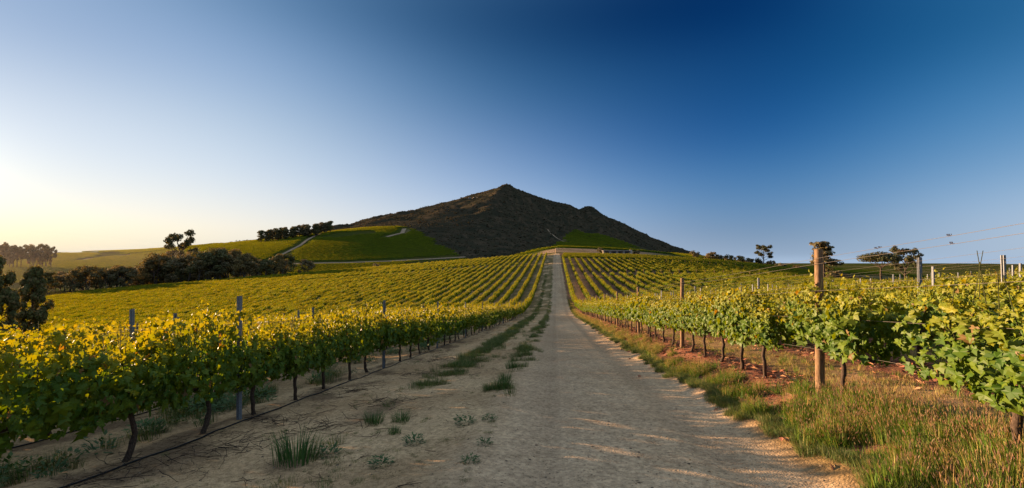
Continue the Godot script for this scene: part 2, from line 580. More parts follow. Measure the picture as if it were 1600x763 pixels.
func shoots_mesh(seed_: int) -> ArrayMesh:
	rng.seed = seed_
	var m := MB.new()
	for i in 9:
		var z := rng.randf_range(-0.55, 0.55)
		var a := Vector3(rng.randf_range(-0.04, 0.04), 0.58, z)
		var b := a + Vector3(rng.randf_range(-0.2, 0.2), 0.4, rng.randf_range(-0.1, 0.1))
		var e := b + Vector3(rng.randf_range(-0.15, 0.15), rng.randf_range(0.35, 0.6), rng.randf_range(-0.1, 0.1))
		m.tube([a, b, e], [0.006, 0.005, 0.003], 4, lin(0.12, 0.13, 0.04), 0.0, null, false)
	return m.done()

func trunk_mesh(seed_: int, tall := 0.6) -> ArrayMesh:
	rng.seed = seed_
	var m := MB.new()
	var pts := []
	var rad := []
	var p := Vector3(0, -0.12, 0)
	var lean := Vector3(rng.randf_range(-0.12, 0.12), 0, rng.randf_range(-0.22, 0.22))
	for i in 10:
		var t := i / 9.0
		pts.append(p + lean * sin(t * PI * 0.9) * 0.6 + Vector3(rng.randf_range(-0.012, 0.012), 0, rng.randf_range(-0.012, 0.012)))
		rad.append(lerpf(0.036, 0.024, t) * rng.randf_range(0.85, 1.2) * (1.35 if i < 2 else 1.0))
		p.y += (tall + 0.12) / 9.0
	m.tube(pts, rad, 9, lin(0.15, 0.105, 0.078), 0.13, rng)
	return m.done()

func cordon_mesh(seed_: int, length: float, tall := 0.6) -> ArrayMesh:
	rng.seed = seed_
	var m := MB.new()
	var pts := []
	var rad := []
	for i in 9:
		var t := i / 8.0 - 0.5
		pts.append(Vector3(rng.randf_range(-0.015, 0.015), tall + 0.03 - 0.10 * absf(t) * absf(t) + rng.randf_range(-0.015, 0.015), t * length))
		rad.append((0.022 - 0.016 * absf(t)) * rng.randf_range(0.85, 1.25))
	m.tube(pts, rad, 7, lin(0.10, 0.06, 0.042), 0.15, rng)
	return m.done()

var can0 := []
var can1 := []
var can2 := []
var trunks := []
var cordons := []
var shoot_set := []

func make_vines_sets() -> void:
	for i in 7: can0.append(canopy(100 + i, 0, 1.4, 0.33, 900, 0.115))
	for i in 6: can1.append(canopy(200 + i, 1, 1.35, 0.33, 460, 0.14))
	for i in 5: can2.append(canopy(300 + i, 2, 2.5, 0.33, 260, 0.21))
	for i in 6:
		trunks.append(trunk_mesh(400 + i))
		cordons.append(cordon_mesh(420 + i, 1.15))
		shoot_set.append(shoots_mesh(440 + i))

func vine(x: float, d: float, near: bool, label: String, group: String, k: int, sc := 1.0) -> void:
	var t := thing("grapevine", label, "grapevine", at(x, d, 0.0), 0.0 if k % 2 else PI, group)
	part("trunk", trunks[k % 6], M.bark, t)
	part("cordon", cordons[(k * 5 + 1) % 6], M.bark, t)
	if near: part("shoots", shoot_set[k % 6], M.bark, t)
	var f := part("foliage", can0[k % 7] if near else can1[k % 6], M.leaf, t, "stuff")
	f.scale = Vector3(1.0, sc, 1.0)
	if x > 0:
		f.position.y = 0.13
		if sc < 0.75: f.scale.x = 0.8

func in_field(x: float, d: float) -> bool:
	if x < 0: return (d < 195.5 or d > 201.5 or x < -110) and d < 263 and x > -262
	return (d < 146.0 or d > 152.0) and d < 214 and x < 190

func build_vines() -> void:
	make_vines_sets()
	var side_name := ["left of", "right of"]
	var count := 0
	var single := {}
	var plan := [[0, 0, 44], [1, 0, 46], [1, 1, 46], [0, 1, 40], [1, 2, 40], [1, 3, 30], [0, 2, 30], [1, 4, 24]]
	for e in plan:
		var s: int = e[0]
		var x: float = (L0 - ROW * e[1]) if s == 0 else (R0 + ROW * e[1])
		var step := 1.2 if s == 0 else 1.06
		var d0 := (3.86 - 1.2 * 2) if s == 0 else (4.03 - 1.06)
		if e[1] > 0: d0 += 0.35 * e[1]
		var made := 0
		var i := 0
		while made < e[2]:
			var d := d0 + step * i
			i += 1
			rng.seed = 9000 + s * 1000 + e[1] * 100 + i
			if s == 1 and e[1] == 0 and (i == 3 or i == 5): continue
			if i > 12 and rng.randf() < 0.04: continue
			made += 1
			var lab := "%s grapevine from the camera in the %s row %s the road" % [ordinal(made), ordinal(e[1] + 1), side_name[s]]
			vine(x + rng.randf_range(-0.04, 0.04), d + rng.randf_range(-0.06, 0.06), d < 17, lab, "grapevines in the %s row %s the road" % [ordinal(e[1] + 1), side_name[s]], rng.randi_range(0, 1000), rng.randf_range(0.94, 1.08) * ((0.66 if i < 4 and e[1] == 0 else 0.82) if s == 1 else 1.0))
		single[[s, e[1]]] = d0 + step * (i - 1) + step * 0.5
	# the rest of the rows, too many to tell apart
	var holder := Node3D.new()
	holder.name = "vine_rows"
	add_child(holder)
	holder.set_meta("kind", "stuff")
	tag(holder, "long rows of green grapevines covering the slopes on both sides of the road", "vineyard")
	var xf1 := []; var c1 := []; var xf2 := []; var c2 := []; var xt := []
	for i in can1.size(): xf1.append([]); c1.append([])
	for i in can2.size(): xf2.append([]); c2.append([])
	rng.seed = 77
	for s in 2:
		for r in 100:
			var x := (L0 - ROW * r) if s == 0 else (R0 + ROW * r)
			if x < -262 or x > 190: continue
			var d: float = single.get([s, r], -2.0 if r < 12 else 2.0)
			# out of the frame to the sides nothing is needed close by
			if s == 0 and r > 3: d = maxf(d, -x * 0.55 - 6.0)
			if s == 1 and r > 4: d = maxf(d, x * 0.7 - 6.0)
			while d < 263:
				var dist := sqrt(x * x + d * d)
				var near := dist < 62
				var step := (1.2 if s == 0 else 1.06) if near else 2.3
				if in_field(x, d) and rng.randf() > 0.03:
					var sc := rng.randf_range(0.86, 1.14)
					var b := Basis(Vector3.UP, (0.0 if rng.randf() < 0.5 else PI) + rng.randf_range(-0.06, 0.06)).scaled(Vector3(sc, sc * rng.randf_range(0.86, 1.1) * (0.92 if s == 1 else 1.0), 1))
					var px := x + rng.randf_range(-0.06, 0.06)
					# rows follow the slope, the plants stand upright: shear along the row
					var slope := (land(px, d + 1) - land(px, d - 1)) / 2.0
					b.z.y += -slope * signf(b.z.z) * 1.0
					var t := Transform3D(b, at(px, d))
					var g := rng.randf_range(0.82, 1.12)
					var tint := Color(g * rng.randf_range(0.92, 1.1), g, g)
					if near:
						var q := rng.randi() % can1.size()
						xf1[q].append(t); c1[q].append(tint)
						xt.append(t)
					else:
						var q := rng.randi() % can2.size()
						xf2[q].append(t); c2[q].append(tint)
				d += step
	# the upper block right of the road has its rows across the slope
	for r in 15:
		var d := 220.5 + ROW * r
		var x := 4.0 + 0.12 * r
		while x < 120:
			if rng.randf() > 0.04:
				var sc := rng.randf_range(0.86, 1.12)
				var b := Basis(Vector3.UP, PI / 2 + rng.randf_range(-0.06, 0.06)).scaled_local(Vector3(sc, sc, 1.0))
				var g := rng.randf_range(0.82, 1.12)
				var q := rng.randi() % can2.size()
				xf2[q].append(Transform3D(b, at(x, d)))
				c2[q].append(Color(g, g, g))
			x += 2.3
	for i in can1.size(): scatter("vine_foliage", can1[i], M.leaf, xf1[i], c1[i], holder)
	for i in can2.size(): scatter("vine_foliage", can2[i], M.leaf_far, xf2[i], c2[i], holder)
	scatter("vine_trunks", trunks[2], M.bark, xt, [], holder)

# ---------------------------------------------------------------- posts, wires, hose
func wood_post_mesh(tall: float, r: float, seed_: int) -> ArrayMesh:
	rng.seed = seed_
	var m := MB.new()
	var pts := []
	var rad := []
	for i in 8:
		var t := i / 7.0
		pts.append(Vector3(rng.randf_range(-0.004, 0.004) + 0.012 * t, lerpf(-0.4, tall, t), rng.randf_range(-0.004, 0.004)))
		rad.append(r * lerpf(1.08, 0.95, t) * rng.randf_range(0.97, 1.03))
	pts.append(pts[7] + Vector3(0, 0.006, 0))
	rad.append(r * 0.86)
	m.tube(pts, rad, 14, lin(0.36, 0.235, 0.14), 0.02, rng)
	return m.done()

func band_mesh(r: float) -> ArrayMesh:
	var m := MB.new()
	var pts := []
	var rad := []
	for i in 15:
		var a := TAU * i / 14.0
		pts.append(Vector3(cos(a) * r, 0.006 * sin(a * 2), sin(a) * r))
		rad.append(0.0035)
	m.tube(pts, rad, 5, lin(0.10, 0.08, 0.065), 0.0, null, false)
	return m.done()

func steel_post_mesh(tall: float) -> ArrayMesh:
	# a folded channel with open back and lipped edges
	var m := MB.new()
	var col := lin(0.21, 0.23, 0.26)
	var prof := [Vector2(-0.012, 0.018), Vector2(-0.025, 0.018), Vector2(-0.025, -0.012), Vector2(-0.008, -0.018), Vector2(0.008, -0.018), Vector2(0.025, -0.012), Vector2(0.025, 0.018), Vector2(0.012, 0.018)]
	var th := 0.003
	for i in prof.size(): prof[i] *= 1.3
	for i in prof.size() - 1:
		var a: Vector2 = prof[i]
		var b: Vector2 = prof[i + 1]
		var nn := Vector2(b.y - a.y, a.x - b.x).normalized() * th
		for side in 2:
			var o := nn * side
			var p0 := Vector3(a.x + o.x, -0.4, a.y + o.y); var p1 := Vector3(b.x + o.x, -0.4, b.y + o.y)
			var q0 := p0 + Vector3(0, tall + 0.4, 0); var q1 := p1 + Vector3(0, tall + 0.4, 0)
			if side == 0: m.quad(p0, q0, q1, p1, col)
			else: m.quad(p1, q1, q0, p0, col)
		var t0 := Vector3(a.x, tall, a.y); var t1 := Vector3(b.x, tall, b.y)
		var u0 := t0 + Vector3(nn.x, 0, nn.y); var u1 := t1 + Vector3(nn.x, 0, nn.y)
		m.quad(t0, u0, u1, t1, col)
	return m.done()

func hook_mesh() -> ArrayMesh:
	var m := MB.new()
	m.tube([Vector3(0.02, 0, 0.01), Vector3(0.045, -0.004, 0.012), Vector3(0.046, 0.018, 0.012)], [0.003, 0.003, 0.0025], 5, lin(0.3, 0.32, 0.34))
	return m.done()

func wire_between(m: MB, x: float, d0: float, d1: float, step: float, up: float, r: float, col: Color, sag := 0.02) -> void:
	var pts := []
	var rad := []
	var d := d0
	while d <= d1 + 0.001:
		var u := fposmod(d - d0, step) / step
		for q in 3:
			var dd := d + step * q / 3.0
			if dd > d1: break
			var h0 := land(x, d) + 0.08
			var h1 := land(x, d + step) + 0.08
			var f := q / 3.0
			pts.append(Vector3(x, lerpf(h0, h1, f) + up - sag * 4 * f * (1 - f), -dd))
			rad.append(r)
		d += step
	m.tube(pts, rad, 4, col, 0.0, null, false)

func build_posts() -> void:
	var wp := []
	for i in 3: wp.append(wood_post_mesh(1.86, 0.051, 600 + i))
	var band := band_mesh(0.055)
	var sp := steel_post_mesh(1.86)
	var hook := hook_mesh()
	# wooden posts of the first row on the right
	var d := 6.58
	for i in 11:
		var o := thing("wooden_post", "%s round wooden trellis post from the camera in the row right of the road" % ordinal(i + 1), "post", at(R0 - 0.02, d), i * 1.3, "wooden posts of the row right of the road")
		var b := part("post", wp[i % 3], M.wood, o)
		for h in [1.70, 1.32, 1.02, 0.62]:
			part("wire_tie", band, M.wire, o).position = Vector3(0.01, h + 0.02 * (i % 2), 0)
		o.rotation.x = 0.012 * sin(i * 2.1)
		d += 6.8
	# steel posts
	rng.seed = 515
	var rows := [[0, 0, 7.03, 6.2, 15], [0, 1, 8.0, 6.3, 12], [0, 2, 5.6, 6.3, 12], [0, 3, 8.9, 6.4, 11], [0, 4, 11.2, 6.3, 10], [0, 5, 13.0, 6.3, 9], [0, 6, 12.0, 6.3, 9], [0, 8, 15.0, 6.3, 8],
		[1, 1, 8.5, 6.6, 13], [1, 2, 10.3, 6.6, 12], [1, 3, 9.0, 6.6, 11], [1, 4, 13.4, 6.6, 11], [1, 5, 12.2, 6.6, 10], [1, 6, 15.5, 6.6, 10], [1, 7, 17.0, 6.6, 9], [1, 8, 20.0, 6.6, 8], [1, 9, 18.0, 6.6, 8], [1, 10, 24.0, 6.6, 7], [1, 11, 22.0, 6.6, 7]]
	for r in rows:
		var x: float = (L0 - ROW * r[1]) if r[0] == 0 else (R0 + ROW * r[1])
		var side := "left of" if r[0] == 0 else "right of"
		for i in r[4]:
			var dd: float = r[2] + r[3] * i + rng.randf_range(-0.15, 0.15)
			if r[0] == 0 and r[1] == 0: dd = r[2] + r[3] * i
			var o := thing("steel_post", "%s grey steel post from the camera in the %s vine row %s the road" % [ordinal(i + 1), ordinal(r[1] + 1), side], "post", at(x + 0.03, dd), rng.randf_range(-0.2, 0.2) + (PI / 2 if i % 2 else -PI / 2), "steel posts in the %s vine row %s the road" % [ordinal(r[1] + 1), side])
			part("channel", sp, M.steel, o)
			if dd < 24:
				for h in [1.72, 1.38, 1.05]: part("wire_hook", hook, M.steel, o).position.y = h
			o.rotation.z = rng.randf_range(-0.012, 0.012)
			o.rotation.x = rng.randf_range(-0.012, 0.012)
	# end posts along the headland across the far slope on the right
	var ep := wood_post_mesh(1.7, 0.075, 640)
	var k := 0
	for i in 44:
		var x := R0 + ROW * i
		k += 1
		var o := thing("end_post", "%s short wooden end post from the road along the far headland" % ordinal(k), "post", at(x, 151.2 + rng.randf_range(-0.2, 0.2)), i * 1.1, "end posts along the far headland")
		part("post", ep, M.wood, o)
		o.rotation.x = 0.06
	for i in 30:
		var o := thing("end_post", "%s short wooden end post from the road below the upper block" % ordinal(i + 1), "post", at(R0 + ROW * i, 214.6 + rng.randf_range(-0.2, 0.2)), i * 1.1, "end posts below the upper block")
		part("post", ep, M.wood, o)
	# wires
	for w in [[0, 0, 0.62], [0, 0, 1.05], [0, 0, 1.42], [0, 1, 1.42], [1, 0, 0.62], [1, 0, 1.02], [1, 0, 1.36], [1, 0, 1.70], [1, 0, 1.77], [1, 1, 1.05], [1, 1, 1.42], [1, 1, 1.72], [1, 2, 1.42], [1, 2, 1.72], [1, 3, 1.72], [1, 4, 1.72]]:
		var x: float = (L0 - ROW * w[1]) if w[0] == 0 else (R0 + ROW * w[1])
		x += 0.06 if w[0] == 0 else -0.07
		var d0 := 0.83 if w[0] == 0 else -0.22
		var m := MB.new()
		wire_between(m, x, d0, 62.0, 6.2 if w[0] == 0 else 6.8, w[2], 0.0017, lin(0.16, 0.14, 0.125), 0.015)
		var hn: String = {0.62: "lowest", 1.05: "middle", 1.02: "second lowest", 1.36: "middle", 1.42: "upper", 1.70: "second highest", 1.72: "topmost", 1.77: "topmost"}[w[2]]
		var o := part(numbered("trellis_wire"), m.done(), M.wire, self)
		tag(o, "%s thin trellis wire strung along the %s vine row %s the road" % [hn, ordinal(w[1] + 1), "left of" if w[0] == 0 else "right of"], "wire", "trellis wires")
		if w[2] >= 1.70 and w[0] == 1 and w[1] == 0:
			rng.seed = int(w[2] * 100)
			for q in 3:
				var b := MB.new()
				var dd := rng.randf_range(4.2, 6.0)
				var c := Vector3(x, land(x, dd) + 0.08 + w[2], -dd)
				var pts := []
				var rad := []
				for i in 14:
					var a := i * 1.1
					pts.append(c + Vector3(cos(a) * 0.008, sin(a) * 0.008 - (0.006 * maxf(0, i - 10) if q == 1 else 0.0), (i - 7) * 0.0035))
					rad.append(0.0025)
				b.tube(pts, rad, 4, lin(0.12, 0.07, 0.04))
				part("dried_tendril", b.done(), M.bark, o)
	# drip hoses
	for r in 3:
		var m := MB.new()
		var pts := []
		var rad := []
		rng.seed = 50 + r
		var x: float = [L0 + 0.16, L0 - ROW + 0.1, L0 - 2 * ROW + 0.1][r]
		var dd := 1.0
		while dd < 60:
			var xx := x + 0.05 * n2.get_noise_1d(dd * 9 + r * 70)
			pts.append(at(xx, dd, 0.012 + 0.03 * maxf(0, n2.get_noise_1d(dd * 13 + 9))))
			rad.append(0.010)
			dd += 0.22 if dd < 15 else 0.6
		m.tube(pts, rad, 7, lin(0.012, 0.012, 0.013))
		var o := part(numbered("drip_hose"), m.done(), M.hose, self)
		tag(o, "black irrigation hose lying on the sand along the %s vine row left of the road" % ordinal(r + 1), "hose", "irrigation hoses")

# ---------------------------------------------------------------- grass, weeds, litter
func tuft_mesh(seed_: int, blades: int, tall: float, spread: float, width: float, cols: Array, heads := 0.0, lean := 0.5) -> ArrayMesh:
	rng.seed = seed_
	var m := MB.new()
	m.smooth = false
	for i in blades:
		var a := rng.randf() * TAU
		var o := Vector3(cos(a), 0, sin(a))
		var p := o * spread * sqrt(rng.randf()) * 0.5
		var h := tall * rng.randf_range(0.45, 1.0)
		var bend := lean * rng.randf_range(0.2, 1.0)
		var s := Vector3(-o.z, 0, o.x).rotated(Vector3.UP, rng.randf_range(-0.8, 0.8)) * width * 0.5
		var c: Color = cols[rng.randi() % cols.size()] * 2.5 * rng.randf_range(0.8, 1.2)
		var q0 := p
		var q1 := p + Vector3(0, h * 0.5, 0) + o * bend * h * 0.18
		var q2 := p + Vector3(0, h * (1.0 - 0.25 * bend), 0) + o * bend * h * 0.62
		m.quad(q0 - s, q1 - s * 0.8, q1 + s * 0.8, q0 + s, c)
		m.tri(q1 - s * 0.8, q2, q1 + s * 0.8, c)
		if rng.randf() < heads:
			var up := (q2 - q1).normalized()
			var hc := lin(0.38, 0.25, 0.17) * 2.5 * rng.randf_range(0.7, 1.1)
			var e := q2 + up * rng.randf_range(0.04, 0.08)
			var mid := (q2 + e) / 2
			for k in 2:
				var t := s.normalized().rotated(up, k * PI / 2) * 0.006
				m.quad(q2, mid - t, e, mid + t, hc)
	return m.done()

func broadleaf_mesh(seed_: int, n: int, tall: float, spread: float, size: float) -> ArrayMesh:
	rng.seed = seed_
	var m := MB.new()
	m.smooth = false
	for i in n:
		var a := rng.randf() * TAU
		var o := Vector3(cos(a), 0, sin(a))
		var t := rng.randf()
		var p := o * spread * 0.5 * sqrt(rng.randf()) + Vector3(0, tall * t * 0.9, 0)
		var nrm := (Vector3.UP + o * rng.randf_range(-0.3, 0.6)).normalized()
		var tip := (o + Vector3(0, rng.randf_range(-0.1, 0.7), 0)).normalized()
		var s := size * rng.randf_range(0.5, 1.1)
		var c := lin(0.05, 0.10, 0.035).lerp(lin(0.085, 0.14, 0.05), rng.randf()) * 2.5
		var x := tip.cross(nrm).normalized() * 0.22 * s
		m.quad(p, p + tip * s * 0.45 + x, p + tip * s, p + tip * s * 0.45 - x, c)
	return m.done()

func build_grass() -> void:
	var green := [lin(0.085, 0.135, 0.04), lin(0.12, 0.17, 0.05), lin(0.07, 0.105, 0.035), lin(0.22, 0.19, 0.09)]
	var fresh := [lin(0.09, 0.165, 0.018), lin(0.13, 0.19, 0.02), lin(0.06, 0.12, 0.015)]
	var dry := [lin(0.42, 0.31, 0.12), lin(0.36, 0.25, 0.09), lin(0.22, 0.21, 0.06)]
	var lush := [lin(0.05, 0.12, 0.035), lin(0.075, 0.15, 0.04), lin(0.06, 0.10, 0.03)]
	var gt := []; var ft := []; var dt := []; var short := []; var wt := []
	for i in 3:
		gt.append(tuft_mesh(700 + i, 60, 0.2, 0.26, 0.005, green, 0.0, 0.85))
		ft.append(tuft_mesh(710 + i, 34, 0.36, 0.20, 0.008, fresh, 0.14, 0.55))
		dt.append(tuft_mesh(720 + i, 26, 0.46, 0.18, 0.004, dry, 0.32, 0.4))
		short.append(tuft_mesh(730 + i, 30, 0.09, 0.22, 0.005, dry + [lin(0.12, 0.13, 0.04)], 0.0, 0.9))
		wt.append(broadleaf_mesh(740 + i, 70, 0.15, 0.3, 0.085))
	var holder := Node3D.new()
	holder.name = "verge_grass"
	add_child(holder)
	holder.set_meta("kind", "stuff")
	tag(holder, "tall green and straw-coloured grass on the bank right of the road", "grass")
	rng.seed = 808
	var box := [{}]
	var put := func(key, mesh, x: float, d: float, s: float, sy: float, tint := 1.0) -> void:
		var buckets: Dictionary = box[0]
		if not buckets.has(key): buckets[key] = [mesh, [], []]
		var b := Basis.from_euler(Vector3(rng.randf_range(-0.25, 0.25), rng.randf() * TAU, rng.randf_range(-0.25, 0.25))).scaled(Vector3(s, s * sy, s))
		buckets[key][1].append(Transform3D(b, at(x, d, -0.01)))
		var g := tint * rng.randf_range(0.8, 1.15)
		buckets[key][2].append(Color(g * rng.randf_range(0.9, 1.12), g, g * rng.randf_range(0.85, 1.1)))
	# right bank
	for i in 15000:
		var d := 1.5 + 95.0 * pow(rng.randf(), 2.2)
		var edge := 2.42 + 0.3 * n1.get_noise_1d(d * 14) + (0.15 * sm(8, 3, d))
		var x := edge + rng.randf() * (0.35 + 0.65 * rng.randf()) * lerpf(1.05, 0.75, sm(5, 9, d))
		var patch := n1.get_noise_2d(x * 9, d * 9)
		if patch < -0.12 and x > 2.6: continue
		var k := rng.randi() % 3
		var into := (x - edge)
		var s := rng.randf_range(0.3, 0.85) * sm(-0.2, 0.35, into)
		if into < 0.2: put.call("g%d" % k, gt[k], x, d, rng.randf_range(0.4, 0.8), 0.8)
		elif rng.randf() < lerpf(0.16, 0.6, sm(5, 18, d)): put.call("d%d" % k, dt[k], x, d, s, rng.randf_range(0.6, 1.0))
		else: put.call("f%d" % k, ft[k], x, d, s, rng.randf_range(0.6, 1.0))
	for i in 3600:
		var d := rng.randf_range(1.8, 6.8)
		var x := rng.randf_range(2.55, 3.75) + 0.2 * n1.get_noise_1d(d * 14)
		if n1.get_noise_2d(x * 8 + 31, d * 8) < -0.1: continue
		var k := rng.randi() % 3
		if rng.randf() < 0.13: put.call("d%d" % k, dt[k], x, d, rng.randf_range(0.4, 0.95), rng.randf_range(0.7, 1.1))
		elif rng.randf() < 0.5: put.call("g%d" % k, gt[k], x, d, rng.randf_range(0.5, 1.0), 1.0)
		else: put.call("f%d" % k, ft[k], x, d, rng.randf_range(0.4, 1.0), rng.randf_range(0.7, 1.05))
	# mown straw and stubble between the right rows
	for i in 11000:
		var d := 2.0 + 45.0 * pow(rng.randf(), 1.7)
		var x := rng.randf_range(3.0, 3.4 + d * 0.75 + 3)
		var u := fposmod(x - R0 + ROW / 2, ROW) - ROW / 2
		if absf(u) < 0.6 and rng.randf() < 0.9: continue
		var k := rng.randi() % 3
		if rng.randf() < 0.72: put.call("s%d" % k, short[k], x, d, rng.randf_range(0.6, 1.3), 1.0)
		elif rng.randf() < 0.6: put.call("f%d" % k, ft[k], x, d, rng.randf_range(0.3, 0.6), 0.7)
		else: put.call("d%d" % k, dt[k], x, d, rng.randf_range(0.35, 0.7), 0.7)
	for key in box[0]: scatter("grass_tufts", box[0][key][0], M.grass, box[0][key][1], box[0][key][2], holder)
	# left verge: strips of grass, weeds under the rows
	box[0] = {}
	holder = Node3D.new()
	holder.name = "verge_weeds"
	add_child(holder)
	holder.set_meta("kind", "stuff")
	tag(holder, "patchy green weeds and grass on the sand left of the road", "weeds")
	for i in 9000:
		var d := 4.0 + 150.0 * pow(rng.randf(), 2.0)
		var x := 0.0
		var dens := 0.0
		if rng.randf() < 0.55:
			x = -2.35 + 0.28 * n1.get_noise_1d(d * 3 + 44) - 0.010 * minf(d, 60.0) + rng.randfn(0, 0.22)
			dens = sm(7.5, 10, d) * sm(-0.1, 0.35, n1.get_noise_2d(x * 7, d * 5) + 0.18 * sm(10, 14, d)) * 0.8
			if d < 8.5: dens = 0.012
		else:
			x = -1.0 + rng.randfn(0, 0.17)
			dens = sm(0.0, 0.35, n1.get_noise_2d(x * 6, d * 8 + 200)) * sm(7.6, 8.2, d) * 0.7
		if rng.randf() > dens: continue
		var k := rng.randi() % 3
		put.call("g%d" % k, gt[k], x, d, rng.randf_range(0.5, 1.1) * (1.0 + 0.4 * sm(9, 20, d)), rng.randf_range(0.5, 1.2))
	for i in 5200:
		var d := 3.0 + 50.0 * pow(rng.randf(), 1.5)
		var r := rng.randi() % 5
		var x := L0 - ROW * (r + 0.5) + rng.randfn(0, 0.4)
		if n1.get_noise_2d(x * 4, d * 3) < 0.02: continue
		var k := rng.randi() % 3
		if rng.randf() < 0.5: put.call("w%d" % k, wt[k], x, d, rng.randf_range(0.6, 1.4), 1.2)
		else: put.call("g%d" % k, gt[k], x, d, rng.randf_range(0.6, 1.3), 1.2)
	# small seedlings strewn on the verge
	for i in 1500:
		var d := 3.0 + 25.0 * pow(rng.randf(), 1.8)
		var x := rng.randf_range(-4.6, -0.7)
		if n1.get_noise_2d(x * 5 + 60, d * 5) < 0.08: continue
		var k := rng.randi() % 3
		put.call("g%d" % k, gt[k], x, d, rng.randf_range(0.15, 0.4), 0.8)
	for key in box[0]: scatter("weed_tufts", box[0][key][0], M.grass, box[0][key][1], box[0][key][2], holder)
	# single clumps that stand out on the left verge
	var spots := [[-2.75, 5.0, 0, 1.75, "bushy dark green grass clump nearest the camera left of the road"], [-2.45, 5.15, 1, 0.8, "low broad-leaved weed beside the bushy grass clump nearest the camera"],
		[-5.9, 6.6, 1, 1.5, "broad-leaved weed between the first two vine rows nearest the left edge"], [-6.1, 8.2, 1, 1.7, "leafy weed patch between two vine trunks left of the nearest steel post"],
		[-2.55, 6.7, 0, 1.0, "small grass tuft on bare sand midway between hose and road"], [-2.15, 6.7, 0, 0.9, "grass tuft at the near end of the green verge strip"],
		[-2.0, 5.95, 0, 0.62, "thin upright grass sprig on bare sand left of the road"], [-1.6, 5.45, 1, 0.75, "dark green weed beside a sand hollow near the road"],
		[-1.72, 4.75, 1, 0.7, "spiky grey-green weed close to the camera left of the road"], [-1.15, 6.2, 1, 0.8, "pale flowering weed clump by the road edge"],
		[-0.85, 6.25, 1, 0.6, "low weed right beside the pale flowering clump"], [-0.95, 8.6, 0, 1.1, "nearest grass clump of the line along the road's left edge"],
		[-1.0, 9.7, 0, 1.0, "second grass clump of the line along the road's left edge"], [-1.05, 11.6, 0, 1.1, "third grass clump of the line along the road's left edge"],
		[-0.75, 5.15, 1, 0.5, "small flat weed on the sand at the road's left edge"], [-0.8, 4.55, 1, 0.5, "small flat weed nearest the camera at the road's left edge"]]
	for s in spots:
		var o := thing("grass_clump" if s[2] == 0 else "weed_plant", s[4], "grass" if s[2] == 0 else "weed", at(s[0], s[1], -0.01), s[0] * 7)
		var mesh: ArrayMesh = tuft_mesh(900 + int(s[1] * 10), 190, 0.24, 0.26, 0.005, lush, 0.0, 1.0) if s[2] == 0 else broadleaf_mesh(900 + int(s[1] * 10), 120, 0.12, 0.30, 0.075)
		var b := part("blades" if s[2] == 0 else "leaves", mesh, M.grass, o, "stuff")
		b.scale = Vector3.ONE * s[3]
		if s[4].begins_with("pale"):
			var f := MB.new()
			f.smooth = false
			for q in 40:
				var p := Vector3(rng.randf_range(-0.17, 0.17), rng.randf_range(0.08, 0.22), rng.randf_range(-0.17, 0.17))
				f.quad(p, p + Vector3(0.012, 0.004, 0), p + Vector3(0.012, 0.004, 0.012), p + Vector3(0, 0.004, 0.012), lin(0.55, 0.5, 0.25) * 1.6)
			part("flowers", f.done(), M.grass, o, "stuff")

